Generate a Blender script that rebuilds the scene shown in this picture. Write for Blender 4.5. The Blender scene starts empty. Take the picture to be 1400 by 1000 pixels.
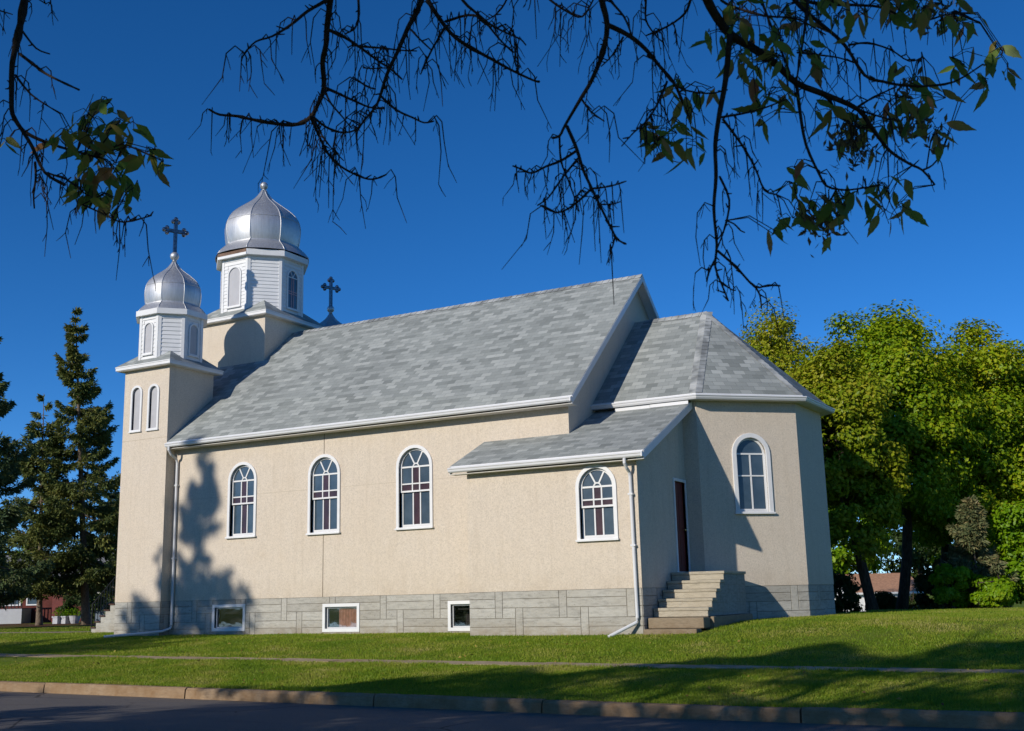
import bpy, math, random
import numpy as np
from mathutils import Vector, Matrix
from mathutils.geometry import tessellate_polygon

R = math.radians
random.seed(7)
rng = np.random.default_rng(11)
S = bpy.context.scene
COL = S.collection

# ------------------------------------------------------------------ camera, sky, sun, exposure
CAM = np.array([11.627, -24.242, -0.165])
FPX = 1541.246                      # focal length in pixels of a 1400 px wide picture
yaw, pitch, roll = 0.497, 0.204, -0.024
_f = np.array([-math.sin(yaw)*math.cos(pitch), math.cos(yaw)*math.cos(pitch), math.sin(pitch)])
_r = np.array([math.cos(yaw), math.sin(yaw), 0.0])
_u = np.cross(_r, _f)
cr = _r*math.cos(roll) + _u*math.sin(roll)
cu = -_r*math.sin(roll) + _u*math.cos(roll)
cd = bpy.data.cameras.new("camera"); cam = bpy.data.objects.new("camera", cd); COL.objects.link(cam)
M = Matrix(((cr[0], cu[0], -_f[0], CAM[0]), (cr[1], cu[1], -_f[1], CAM[1]), (cr[2], cu[2], -_f[2], CAM[2]), (0, 0, 0, 1)))
cam.matrix_world = M
cd.sensor_fit = 'HORIZONTAL'; cd.sensor_width = 36.0; cd.lens = 36.0*FPX/1400
cd.clip_start = 0.05; cd.clip_end = 5000
cd.dof.use_dof = True; cd.dof.focus_distance = 27.0; cd.dof.aperture_fstop = 9.0
S.camera = cam

SUN_EL, SUN_AZ = R(23.5), R(-105.0)   # direction towards the sun, azimuth counted from +X
sdir = np.array([math.cos(SUN_AZ)*math.cos(SUN_EL), math.sin(SUN_AZ)*math.cos(SUN_EL), math.sin(SUN_EL)])
W = bpy.data.worlds.new("World"); S.world = W; W.use_nodes = True
nt = W.node_tree; nt.nodes.clear()
sky = nt.nodes.new('ShaderNodeTexSky'); sky.sky_type = 'NISHITA'; sky.sun_disc = False
sky.sun_elevation = SUN_EL; sky.sun_rotation = math.atan2(sdir[0], sdir[1])
sky.air_density = 0.65; sky.dust_density = 0.0; sky.ozone_density = 6.0; sky.altitude = 700
hs = nt.nodes.new('ShaderNodeHueSaturation'); hs.inputs['Saturation'].default_value = 1.17; hs.inputs['Hue'].default_value = .502
bg = nt.nodes.new('ShaderNodeBackground'); bg.inputs['Strength'].default_value = 0.13
wo = nt.nodes.new('ShaderNodeOutputWorld')
nt.links.new(sky.outputs[0], hs.inputs['Color']); nt.links.new(hs.outputs[0], bg.inputs[0]); nt.links.new(bg.outputs[0], wo.inputs[0])
sl = bpy.data.lights.new("sun", 'SUN'); sl.energy = 4.0; sl.angle = R(0.53); sl.color = (1.0, 0.93, 0.82)
so = bpy.data.objects.new("sun", sl); COL.objects.link(so)
so.rotation_euler = Vector(sdir).to_track_quat('Z', 'Y').to_euler(); so.location = (-20, -60, 40)
S.view_settings.view_transform = 'Standard'; S.view_settings.look = 'None'
S.view_settings.exposure = 0.02; S.view_settings.gamma = 1.0

# ------------------------------------------------------------------ materials
MATS = {}
def newmat(name):
    m = bpy.data.materials.new(name); m.use_nodes = True; m.node_tree.nodes.clear(); MATS[name] = m
    return m, m.node_tree
class N:
    """small helper around a node tree"""
    def __init__(s, name):
        s.m, s.t = newmat(name); s.out = s.t.nodes.new('ShaderNodeOutputMaterial')
    def n(s, typ, ins=None, **kw):
        nd = s.t.nodes.new(typ)
        for k, v in kw.items(): setattr(nd, k, v)
        for k, v in (ins or {}).items():
            if isinstance(v, bpy.types.NodeSocket): s.t.links.new(v, nd.inputs[k])
            else: nd.inputs[k].default_value = v
        return nd
    def coord(s, kind='Object'): return s.n('ShaderNodeTexCoord').outputs[kind]
    def noise(s, vec, scale, detail=3, rough=.55, off=None):
        mp = vec if off is None else s.n('ShaderNodeMapping', {'Vector': vec, 'Scale': off}).outputs[0]
        return s.n('ShaderNodeTexNoise', {'Vector': mp, 'Scale': scale, 'Detail': detail, 'Roughness': rough}).outputs[0]
    def ramp(s, fac, stops):
        nd = s.n('ShaderNodeValToRGB', {'Fac': fac}); el = nd.color_ramp.elements
        while len(el) < len(stops): el.new(.5)
        for e, (p, c) in zip(el, stops): e.position = p; e.color = (*c, 1) if len(c) == 3 else c
        return nd.outputs[0]
    def mix(s, fac, a, b, mode='MIX'):
        nd = s.n('ShaderNodeMix', data_type='RGBA', blend_type=mode)
        for i, v in ((0, fac), (6, a), (7, b)):
            if isinstance(v, bpy.types.NodeSocket): s.t.links.new(v, nd.inputs[i])
            else: nd.inputs[i].default_value = v if i == 0 else (*v, 1)
        return nd.outputs[2]
    def bsdf(s, color, rough=.8, metal=0., normal=None, spec=.3):
        nd = s.n('ShaderNodeBsdfPrincipled', {'Roughness': rough, 'Metallic': metal, 'Specular IOR Level': spec})
        if isinstance(color, bpy.types.NodeSocket): s.t.links.new(color, nd.inputs['Base Color'])
        else: nd.inputs['Base Color'].default_value = (*color, 1)
        if normal is not None: s.t.links.new(normal, nd.inputs['Normal'])
        s.t.links.new(nd.outputs[0], s.out.inputs[0]); return nd
    def bump(s, h, strength=.3, dist=.02):
        return s.n('ShaderNodeBump', {'Height': h, 'Strength': strength, 'Distance': dist}).outputs[0]

def mat_simple(name, col, rough=.6, metal=0., var=.12, scale=6., bump=0., spec=.3):
    k = N(name); c = k.coord()
    nz = k.noise(c, scale, 4)
    lo = tuple(x*(1-var) for x in col); hi = tuple(min(1, x*(1+var)) for x in col)
    color = k.ramp(nz, [(.3, lo), (.7, hi)])
    nrm = k.bump(k.noise(c, scale*6, 3), bump, .01) if bump else None
    k.bsdf(color, rough, metal, nrm, spec); return k.m

def mat_stucco(name, col):
    k = N(name); c = k.coord()
    sp = k.noise(c, 34, 3, .7)
    big = k.noise(c, .55, 4, .6)
    mid = k.noise(c, 7, 3, .6)
    a = k.ramp(sp, [(.3, tuple(x*.76 for x in col)), (.5, col), (.72, tuple(min(1, x*1.13) for x in col))])
    b = k.mix(k.ramp(big, [(.35, (0, 0, 0)), (.7, (.28, .28, .28))]), a, (col[0]*.95, col[1]*.89, col[2]*.79))
    d = k.mix(k.ramp(mid, [(.4, (0, 0, 0)), (.75, (.22, .22, .22))]), b, tuple(x*.78 for x in col))
    drip = k.noise(c, 1.6, 4, .7, (5, 5, .35))
    d = k.mix(k.ramp(drip, [(.52, (0, 0, 0)), (.78, (.38, .38, .38))]), d, (col[0]*.72, col[1]*.68, col[2]*.62))
    wz = k.n('ShaderNodeSeparateXYZ', {0: k.n('ShaderNodeNewGeometry').outputs['Position']}).outputs[2]
    lowb = k.n('ShaderNodeMapRange', {'Value': wz, 'From Min': .0, 'From Max': .55, 'To Min': 1., 'To Max': 0.}).outputs[0]
    lowb = k.n('ShaderNodeMath', {0: lowb, 1: k.n('ShaderNodeMapRange', {'Value': k.noise(c, 2.3, 5, .7), 'From Min': .35, 'From Max': .7, 'To Min': 0., 'To Max': .42}).outputs[0]}, operation='MULTIPLY').outputs[0]
    d = k.mix(lowb, d, (col[0]*.66, col[1]*.60, col[2]*.52))
    spots = k.ramp(k.noise(c, 1.1, 6, .72), [(.62, (0, 0, 0)), (.70, (.22, .22, .22))])
    d = k.mix(spots, d, (col[0]*.80, col[1]*.74, col[2]*.66))
    k.bsdf(d, .92, 0, k.bump(k.noise(c, 90, 3, .7), .55, .012), .12); return k.m
mat_stucco('stucco', (.635, .555, .458))

def mat_concrete(name, col, scale=1.0, rough=.9):
    k = N(name); c = k.coord()
    f = k.noise(c, 26*scale, 4, .7); st = k.noise(c, 5*scale, 5, .65, (1, 1, 4)); big = k.noise(c, .9*scale, 3)
    a = k.ramp(st, [(.28, tuple(x*.70 for x in col)), (.5, col), (.75, tuple(min(1, x*1.15) for x in col))])
    a = k.mix(k.ramp(big, [(.4, (0, 0, 0)), (.75, (.45, .45, .45))]), a, (col[0]*.8, col[1]*.74, col[2]*.66))
    pits = k.ramp(k.noise(c, 40*scale, 2, .5), [(.26, (.5, .5, .5)), (.36, (1, 1, 1))])
    a = k.mix(1.0, a, pits, 'MULTIPLY')
    rn = k.n('ShaderNodeNewGeometry').outputs['Random Per Island']
    a = k.mix(1.0, a, k.ramp(rn, [(0., (.88, .87, .85)), (1., (1.08, 1.08, 1.07))]), 'MULTIPLY')
    wz = k.n('ShaderNodeSeparateXYZ', {0: k.n('ShaderNodeNewGeometry').outputs['Position']}).outputs[2]
    lowb = k.n('ShaderNodeMapRange', {'Value': wz, 'From Min': -.98, 'From Max': -.62, 'To Min': 1., 'To Max': 0.}).outputs[0]
    lowb = k.n('ShaderNodeMath', {0: lowb, 1: k.n('ShaderNodeMapRange', {'Value': k.noise(c, 3.3, 5, .7), 'From Min': .35, 'From Max': .65, 'To Min': .1, 'To Max': .75}).outputs[0]}, operation='MULTIPLY').outputs[0]
    a = k.mix(lowb, a, (col[0]*.62, col[1]*.50, col[2]*.36))
    k.bsdf(a, rough, 0, k.bump(f, .7, .015), .15); return k.m
mat_concrete('foundation', (.425, .41, .372))
mat_concrete('foundation_joint', (.27, .25, .215))
mat_concrete('step_concrete', (.42, .375, .295), 1.2)
mat_concrete('old_concrete', (.27, .215, .15), 1.6)
mat_concrete('block_concrete', (.30, .31, .295), 1.0)
mat_concrete('kerb_concrete', (.36, .262, .170), 2.2)
mat_concrete('walk_concrete', (.44, .36, .25), 1.0)
mat_simple('white_paint', (.72, .72, .72), .45, 0, .05, 3)
mat_simple('white_metal', (.66, .665, .675), .35, 0, .04, 2)
mat_simple('weathered_wood', (.17, .105, .075), .8, 0, .35, 9)
mat_simple('blind_panel', (.43, .43, .45), .55, 0, .06, 4)
mat_simple('crack', (.11, .085, .06), .95)
mat_simple('faint_joint', (.46, .39, .29), .95)
mat_simple('door_red', (.16, .032, .024), .5, 0, .2, 5)
mat_simple('brass', (.5, .38, .15), .35, .9)
mat_simple('black_metal', (.02, .02, .022), .45, .3)
mat_simple('curtain', (.52, .25, .17), .8, 0, .3, 8)
mat_simple('interior_dark', (.05, .045, .04), .95)
mat_simple('brown_tread', (.075, .035, .025), .7, 0, .3, 8)
mat_simple('pink_muntin', (.55, .33, .34), .5)
mat_simple('soffit', (.62, .60, .56), .7)
mat_simple('red_siding', (.105, .022, .016), .75, 0, .25, 3)
mat_simple('brown_roof', (.42, .23, .14), .9, 0, .25, 7)
mat_simple('grey_roof', (.20, .20, .21), .9, 0, .2, 6)
mat_simple('blue_siding', (.17, .21, .27), .7, 0, .12, 4)
mat_simple('red_brown_roof', (.10, .075, .07), .9)

k = N('silver_metal'); c = k.coord()
streak = k.noise(c, 3.0, 4, .6, (6, 6, .5)); blot = k.noise(c, 2.2, 3)
col = k.ramp(streak, [(.25, (.44, .445, .455)), (.6, (.56, .565, .575)), (.85, (.64, .64, .65))])
col = k.mix(k.ramp(blot, [(.45, (0, 0, 0)), (.75, (.35, .35, .35))]), col, (.40, .40, .41))
k.bsdf(col, k.ramp(blot, [(.3, (.44,)*3), (.8, (.56,)*3)]), .74, k.bump(k.noise(c, 2.6, 2), .10, .03), .5)
k = N('chrome'); c = k.coord()
k.bsdf(k.ramp(k.noise(c, 12, 2), [(.3, (.12, .12, .13)), (.7, (.3, .3, .31))]), .2, .95)

def mat_shingle(name):
    k = N(name); uv = k.coord('UV')
    def brick(w, off, sq, mort):
        b = k.n('ShaderNodeTexBrick', {'Vector': uv, 'Scale': 1.0, 'Mortar Size': mort, 'Mortar Smooth': .3, 'Bias': 0.0,
                'Brick Width': w, 'Row Height': .17, 'Color1': (0, 0, 0, 1), 'Color2': (1, 1, 1, 1), 'Mortar': (.5, .5, .5, 1)})
        b.offset = off; b.offset_frequency = 2; b.squash = 1.0; b.squash_frequency = 1
        return b
    b1 = brick(.30, .43, 1, .004); b2 = brick(.93, .37, 1, 0.0); b3 = brick(.62, .6, 1, 0.0)
    tone = k.mix(.13, b1.outputs[0], b2.outputs[0]); tone = k.mix(.16, tone, b3.outputs[0])
    col = k.ramp(tone, [(.08, (.20, .217, .208)), (.36, (.265, .284, .272)), (.62, (.312, .331, .317)), (.92, (.40, .418, .398))])
    gran = k.noise(uv, 60, 2, .8)
    col = k.mix(1.0, col, k.ramp(gran, [(.3, (.86, .86, .86)), (.7, (1.1, 1.1, 1.1))]), 'MULTIPLY')
    wear = k.noise(uv, .5, 4, .6)
    col = k.mix(1.0, col, k.ramp(wear, [(.3, (.9, .9, .9)), (.7, (1.06, 1.06, 1.05))]), 'MULTIPLY')
    col = k.mix(k.n('ShaderNodeMath', {0: b1.outputs[1], 1: .7}, operation='MULTIPLY').outputs[0], col, (.12, .125, .13))
    # each course steps up towards its lower edge
    sep = k.n('ShaderNodeSeparateXYZ', {0: uv})
    fr = k.n('ShaderNodeMath', {0: k.n('ShaderNodeMath', {0: sep.outputs[1], 1: .17}, operation='DIVIDE').outputs[0]}, operation='FRACT').outputs[0]
    h = k.n('ShaderNodeMath', {0: 1.0, 1: fr}, operation='SUBTRACT').outputs[0]
    hh = k.n('ShaderNodeMath', {0: h, 1: k.n('ShaderNodeMath', {0: tone, 1: .5}, operation='MULTIPLY').outputs[0]}, operation='ADD').outputs[0]
    k.bsdf(col, .9, 0, k.bump(hh, .85, .014), .2)
mat_shingle('shingle')
k = N('ridge_cap'); c = k.coord()
k.bsdf(k.ramp(k.noise(c, 2.2, 2), [(.38, (.19, .20, .20)), (.5, (.30, .315, .31)), (.62, (.42, .43, .42))]), .9, 0, k.bump(k.noise(c, 50, 2), .3, .01), .2)

def mat_glass(name, tint, refl):
    k = N(name); c = k.coord()
    w = k.bump(k.noise(c, 2.5, 2), .06, .02)
    tr = k.n('ShaderNodeBsdfTransparent', {'Color': (*tint, 1)})
    gl = k.n('ShaderNodeBsdfGlossy', {'Color': (.9, .93, 1, 1), 'Roughness': .03, 'Normal': w})
    lw = k.n('ShaderNodeLayerWeight', {'Blend': .35})
    fac = k.n('ShaderNodeMapRange', {'Value': lw.outputs['Fresnel'], 'From Min': 0., 'From Max': 1., 'To Min': refl, 'To Max': 1.}).outputs[0]
    mx = k.n('ShaderNodeMixShader', {0: fac, 1: tr.outputs[0], 2: gl.outputs[0]})
    k.t.links.new(mx.outputs[0], k.out.inputs[0])
mat_glass('glass', (.78, .80, .82), .11)
mat_glass('coloured_glass', (.13, .05, .045), .03)
k = N('maroon_glass'); k.bsdf(k.ramp(k.noise(k.coord(), 3, 2), [(.3, (.040, .022, .028)), (.7, (.07, .035, .042))]), .22, 0, k.bump(k.noise(k.coord(), 8, 3), .15, .02), .5)
k = N('frosted_glass'); k.bsdf(k.ramp(k.noise(k.coord(), 2.2, 3), [(.3, (.032, .055, .078)), (.7, (.065, .095, .125))]), .2, 0, k.bump(k.noise(k.coord(), 5, 3), .1, .02), .8)
k = N('drape'); c = k.coord(); k.bsdf(k.ramp(k.noise(c, 3, 4, .6, (3, 3, .4)), [(.3, (.07, .10, .14)), (.7, (.12, .165, .22))]), .9)

def mat_leaf(name, stops, rough=.6, trans=.35, pscale=.25, pamt=.5, gloss=.012):
    k = N(name); geo = k.n('ShaderNodeNewGeometry'); c = k.coord()
    rnd = geo.outputs['Random Per Island']
    nz = k.noise(c, pscale, 3, .6)
    f = k.n('ShaderNodeMath', {0: k.n('ShaderNodeMath', {0: rnd, 1: 1-pamt}, operation='MULTIPLY').outputs[0],
                               1: k.n('ShaderNodeMapRange', {'Value': nz, 'From Min': .3, 'From Max': .7, 'To Min': 0, 'To Max': pamt}).outputs[0]}, operation='ADD').outputs[0]
    col = k.ramp(f, stops)
    d = k.n('ShaderNodeBsdfDiffuse', {'Color': col}); t = k.n('ShaderNodeBsdfTranslucent', {'Color': col})
    g = k.n('ShaderNodeBsdfGlossy', {'Color': (1, 1, 1, 1), 'Roughness': .45})
    m1 = k.n('ShaderNodeMixShader', {0: trans, 1: d.outputs[0], 2: t.outputs[0]})
    m2 = k.n('ShaderNodeMixShader', {0: gloss, 1: m1.outputs[0], 2: g.outputs[0]})
    k.t.links.new(m2.outputs[0], k.out.inputs[0])
mat_leaf('maple_leaf', [(.1, (.09, .19, .006)), (.45, (.23, .335, .007)), (.78, (.38, .39, .012)), (.95, (.62, .50, .07))])
mat_leaf('yellow_maple_leaf', [(.1, (.11, .19, .007)), (.45, (.25, .31, .010)), (.8, (.42, .38, .03)), (.96, (.66, .54, .13))])
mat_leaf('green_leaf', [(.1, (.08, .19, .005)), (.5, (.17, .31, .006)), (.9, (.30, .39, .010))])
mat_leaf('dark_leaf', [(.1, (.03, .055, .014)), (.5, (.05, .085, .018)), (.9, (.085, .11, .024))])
mat_leaf('dull_needle', [(.1, (.07, .105, .05)), (.5, (.15, .165, .07)), (.9, (.30, .21, .10))], trans=.1)
mat_leaf('spruce_needle', [(.1, (.055, .085, .030)), (.5, (.125, .155, .042)), (.88, (.21, .20, .05)), (1., (.27, .20, .07))], trans=.12, pscale=.5)
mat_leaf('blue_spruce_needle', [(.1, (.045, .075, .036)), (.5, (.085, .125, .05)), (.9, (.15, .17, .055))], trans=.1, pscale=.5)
mat_leaf('near_leaf', [(.1, (.09, .17, .03)), (.4, (.16, .24, .04)), (.62, (.26, .24, .05)), (.82, (.36, .20, .07)), (.95, (.30, .12, .06))], trans=.5, pscale=6, pamt=.4)
mat_leaf('seed_cluster', [(.1, (.10, .085, .04)), (.6, (.16, .13, .07)), (.9, (.12, .07, .04))], trans=.3, pscale=5)
mat_leaf('grass_blade', [(.02, (.10, .18, .012)), (.33, (.175, .275, .018)), (.58, (.26, .315, .028)), (.80, (.36, .35, .07)), (.97, (.46, .40, .15))], trans=.35, pscale=.8, pamt=.62, gloss=.01)
mat_leaf('fallen_leaf', [(.1, (.25, .17, .04)), (.6, (.35, .27, .06)), (.95, (.16, .07, .03))], trans=.2)
k = N('bark'); c = k.coord(); nz = k.noise(c, 7, 5, .65, (3, 3, .6))
k.bsdf(k.ramp(nz, [(.3, (.035, .026, .02)), (.7, (.13, .10, .075))]), .95, 0, k.bump(nz, .8, .03), .1)
k = N('spruce_bark'); c = k.coord(); nz = k.noise(c, 9, 5, .65, (2, 2, 1))
k.bsdf(k.ramp(nz, [(.3, (.10, .075, .055)), (.7, (.26, .20, .15))]), .95, 0, k.bump(nz, .8, .03), .1)
k = N('twig_bark'); c = k.coord(); nz = k.noise(c, 40, 3)
k.bsdf(k.ramp(nz, [(.3, (.016, .012, .010)), (.7, (.045, .034, .028))]), .85, 0, k.bump(nz, .3, .004), .15)

k = N('lawn_soil'); c = k.coord()
a = k.noise(c, .35, 4, .6); b = k.noise(c, 6, 4, .7); d = k.noise(c, 40, 3, .7)
col = k.ramp(b, [(.3, (.085, .145, .010)), (.55, (.15, .22, .015)), (.75, (.205, .25, .03))])
col = k.mix(k.ramp(a, [(.42, (0, 0, 0)), (.72, (.5, .5, .5))]), col, (.24, .22, .075))
col = k.mix(1.0, col, k.ramp(d, [(.3, (.6, .6, .6)), (.7, (1.25, 1.25, 1.25))]), 'MULTIPLY')
k.bsdf(col, .95, 0, k.bump(d, .8, .04), .05)
k = N('mulch'); c = k.coord(); d = k.noise(c, 12, 4, .7)
k.bsdf(k.ramp(d, [(.3, (.06, .032, .018)), (.7, (.17, .09, .045))]), .95, 0, k.bump(d, .8, .04), .05)
k = N('asphalt'); c = k.coord()
d = k.noise(c, 70, 3, .8); b = k.noise(c, .8, 4, .6); st = k.noise(c, 2.0, 4, .6, (.25, 1.6, 1))
col = k.ramp(d, [(.3, (.085, .075, .068)), (.55, (.15, .135, .122)), (.75, (.235, .215, .19))])
col = k.mix(k.ramp(b, [(.4, (0, 0, 0)), (.7, (.5, .5, .5))]), col, (.13, .115, .105))
col = k.mix(k.ramp(st, [(.55, (0, 0, 0)), (.75, (.4, .4, .4))]), col, (.065, .06, .06))
wv = k.n('ShaderNodeMix', {0: .12}, data_type='VECTOR'); k.t.links.new(c, wv.inputs[4]); k.t.links.new(k.n('ShaderNodeTexNoise', {'Vector': c, 'Scale': 1.2, 'Detail': 4}).outputs[1], wv.inputs[5])
vo = k.n('ShaderNodeTexVoronoi', {'Vector': wv.outputs[1], 'Scale': .55}, feature='DISTANCE_TO_EDGE').outputs[0]
crk = k.ramp(vo, [(.004, (1, 1, 1)), (.012, (0, 0, 0))])
crk = k.mix(1.0, crk, k.ramp(k.noise(c, .45, 2), [(.48, (0, 0, 0)), (.56, (.8, .8, .8))]), 'MULTIPLY')
col = k.mix(crk, col, (.012, .011, .011))
yy = k.n('ShaderNodeSeparateXYZ', {0: c}).outputs[1]
gr = k.n('ShaderNodeMapRange', {'Value': yy, 'From Min': -11.1, 'From Max': -10.45, 'To Min': 0., 'To Max': 1.}).outputs[0]
gr = k.n('ShaderNodeMath', {0: gr, 1: k.n('ShaderNodeMapRange', {'Value': k.noise(c, 5, 4, .7, (.5, 1, 1)), 'From Min': .4, 'From Max': .65, 'To Min': 0., 'To Max': .7}).outputs[0]}, operation='MULTIPLY').outputs[0]
col = k.mix(gr, col, (.24, .19, .13))
k.bsdf(col, .85, 0, k.bump(d, .7, .012), .2)

# ------------------------------------------------------------------ object helpers
ORIG = {}
def tag(o, label=None, cat=None, group=None, kind=None):
    if label: o['label'] = label
    if cat: o['category'] = cat
    if group: o['group'] = group
    if kind: o['kind'] = kind
    return o
def thing(name, label, cat, loc, group=None):
    o = bpy.data.objects.new(name, None); COL.objects.link(o); o.location = loc; o.empty_display_size = .3
    ORIG[o] = np.array(loc, float); return tag(o, label, cat, group)

class MB:
    def __init__(s): s.v = []; s.f = []; s.m = []; s.uv = []
    def face(s, pts, m=0, uv=None):
        i = len(s.v); s.v += [tuple(map(float, p)) for p in pts]; s.f.append(tuple(range(i, i+len(pts)))); s.m.append(m)
        s.uv.append(uv or [(0, 0)]*len(pts)); return s
    def box(s, a, b, m=0):
        (x0, y0, z0), (x1, y1, z1) = a, b
        p = [(x, y, z) for z in (z0, z1) for y in (y0, y1) for x in (x0, x1)]
        for q in ((0, 2, 3, 1), (4, 5, 7, 6), (0, 1, 5, 4), (2, 6, 7, 3), (0, 4, 6, 2), (1, 3, 7, 5)): s.face([p[i] for i in q], m)
        return s
    def obox(s, O, t, n, s0, s1, n0, n1, z0, z1, m=0):
        """box in a wall frame: along t, out along n, up z"""
        P = lambda a, b, z: (O[0]+t[0]*a+n[0]*b, O[1]+t[1]*a+n[1]*b, z)
        p = [P(a, b, z) for z in (z0, z1) for b in (n0, n1) for a in (s0, s1)]
        for q in ((0, 2, 3, 1), (4, 5, 7, 6), (0, 1, 5, 4), (2, 6, 7, 3), (0, 4, 6, 2), (1, 3, 7, 5)): s.face([p[i] for i in q], m)
        return s
    def prism(s, prof, A, B, m=0, caps=True):
        """prof: list of 3D offset vectors swept from A to B"""
        A = np.array(A, float); B = np.array(B, float); k = len(prof); pr = [np.array(q, float) for q in prof]
        for i in range(k):
            j = (i+1) % k; s.face([A+pr[i], A+pr[j], B+pr[j], B+pr[i]], m)
        if caps: s.face([A+q for q in pr][::-1], m); s.face([B+q for q in pr], m)
        return s
    def bar(s, A, B, w, d, n, m=0):
        """square bar from A to B, width w across, depth d along n"""
        A = np.array(A, float); B = np.array(B, float); n = np.array(n, float); a = B-A; a /= np.linalg.norm(a)
        c = np.cross(a, n); c /= np.linalg.norm(c)
        return s.prism([c*w/2-n*d/2, c*w/2+n*d/2, -c*w/2+n*d/2, -c*w/2-n*d/2], A, B, m)
    def tube(s, path, rad, n=6, m=0, cap=True):
        P = [np.array(p, float) for p in path]; rings = []
        if np.isscalar(rad): rad = [rad]*len(P)
        ref = np.array([.31, .17, .93])
        for i, p in enumerate(P):
            d = (P[min(i+1, len(P)-1)]-P[max(i-1, 0)]); d = d/(np.linalg.norm(d)+1e-9)
            a = np.cross(d, ref); a /= (np.linalg.norm(a)+1e-9); b = np.cross(d, a)
            rings.append([p+rad[i]*(a*math.cos(2*math.pi*k/n)+b*math.sin(2*math.pi*k/n)) for k in range(n)])
        base = len(s.v)
        for r_ in rings: s.v += [tuple(q) for q in r_]
        for i in range(len(P)-1):
            for k_ in range(n):
                k2 = (k_+1) % n
                s.f.append((base+i*n+k_, base+i*n+k2, base+(i+1)*n+k2, base+(i+1)*n+k_)); s.m.append(m); s.uv.append([(0, 0)]*4)
        if cap:
            for i in (0, len(P)-1):
                s.f.append(tuple(base+i*n+k_ for k_ in range(n))); s.m.append(m); s.uv.append([(0, 0)]*n)
        return s
    def ball(s, c, r, m=0, nu=14, nv=9, sz=1.0):
        c = np.array(c, float); base = len(s.v)
        for j in range(nv+1):
            t = math.pi*j/nv
            for i in range(nu):
                a = 2*math.pi*i/nu; s.v.append((c[0]+r*math.sin(t)*math.cos(a), c[1]+r*math.sin(t)*math.sin(a), c[2]+r*sz*math.cos(t)))
        for j in range(nv):
            for i in range(nu):
                i2 = (i+1) % nu; s.f.append((base+j*nu+i, base+(j+1)*nu+i, base+(j+1)*nu+i2, base+j*nu+i2)); s.m.append(m); s.uv.append([(0, 0)]*4)
        return s
    def build(s, name, mats, parent=None, smooth=False, bevel=0.0, merge=True, sharp=None):
        o0 = np.zeros(3)
        if parent is not None:
            r_ = parent
            while r_.parent is not None: r_ = r_.parent
            o0 = ORIG.get(r_, np.zeros(3))
        me = bpy.data.meshes.new(name)
        V = np.array(s.v)-o0
        me.from_pydata([tuple(p) for p in V], [], s.f)
        for mm in (mats if isinstance(mats, (list, tuple)) else [mats]): me.materials.append(MATS[mm])
        me.polygons.foreach_set('material_index', s.m)
        ul = me.uv_layers.new(name='UVMap'); flat = [x for u in s.uv for p in u for x in p]
        ul.data.foreach_set('uv', flat)
        import bmesh
        bm = bmesh.new(); bm.from_mesh(me)
        if merge: bmesh.ops.remove_doubles(bm, verts=bm.verts, dist=1e-5)
        bmesh.ops.recalc_face_normals(bm, faces=bm.faces)
        bm.to_mesh(me); bm.free()
        if smooth: me.polygons.foreach_set('use_smooth', [True]*len(me.polygons))
        me.update()
        if sharp: me.set_sharp_from_angle(angle=R(sharp))
        o = bpy.data.objects.new(name, me); COL.objects.link(o)
        if parent is not None: o.parent = parent
        if bevel:
            b = o.modifiers.new('bevel', 'BEVEL'); b.width = bevel; b.segments = 2; b.limit_method = 'ANGLE'; b.angle_limit = R(40)
        return o

def fast_mesh(name, V, F, mat, parent=None, origin=None, smooth=False):
    """large triangle/quad soup from numpy arrays"""
    if parent is not None:
        r_ = parent
        while r_.parent is not None: r_ = r_.parent
        V = V-ORIG.get(r_, np.zeros(3))
    me = bpy.data.meshes.new(name); k_ = F.shape[1]
    me.vertices.add(len(V)); me.vertices.foreach_set('co', np.ascontiguousarray(V, dtype=np.float32).ravel())
    me.loops.add(F.size); me.loops.foreach_set('vertex_index', np.ascontiguousarray(F, dtype=np.int32).ravel())
    me.polygons.add(len(F)); me.polygons.foreach_set('loop_start', np.arange(0, F.size, k_, dtype=np.int32))
    me.polygons.foreach_set('loop_total', np.full(len(F), k_, dtype=np.int32))
    me.materials.append(MATS[mat]); me.update(calc_edges=True); me.validate()
    if smooth: me.polygons.foreach_set('use_smooth', [True]*len(me.polygons))
    o = bpy.data.objects.new(name, me); COL.objects.link(o)
    if parent is not None: o.parent = parent
    return o

def ray_at(u, v, depth):
    """point of the real place seen in that direction at that distance along the view axis"""
    return CAM + depth*(_f + cr*(u-700)/FPX - cu*(v-500)/FPX)

# ------------------------------------------------------------------ ground
def sstep(a, b, x):
    t = np.clip((x-a)/(b-a), 0, 1); return t*t*(3-2*t)
def kerb_z(x): return -1.455 - .0095*np.clip(x, -60, 7) - .0
def walk_z(x): return -1.275 - .0085*np.clip(x, -40, 14)
def ground_z(x, y):
    x = np.asarray(x, float); y = np.asarray(y, float)
    kz = kerb_z(x)-.005; wz = walk_z(x)+.0
    pad = -.96 + .20*sstep(1.0, 4.6, x)*sstep(-3.2, 1.8, y) - .02*sstep(-14, -24, x)
    z = kz + (wz-kz)*sstep(-10.3, -7.0, y)
    z = z + (pad-z)*sstep(-6.1, -.6, y)
    z = z + .05*np.sin(x*.31+1.)*np.sin(y*.37)*sstep(-10, -8.5, y)*(1-sstep(-7.6, -6.5, y))
    z = z - .45*sstep(9, 24, y)*sstep(-8, 0, x) - 1.0*sstep(24, 60, y)*sstep(-14, 0, x)
    return z
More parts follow.
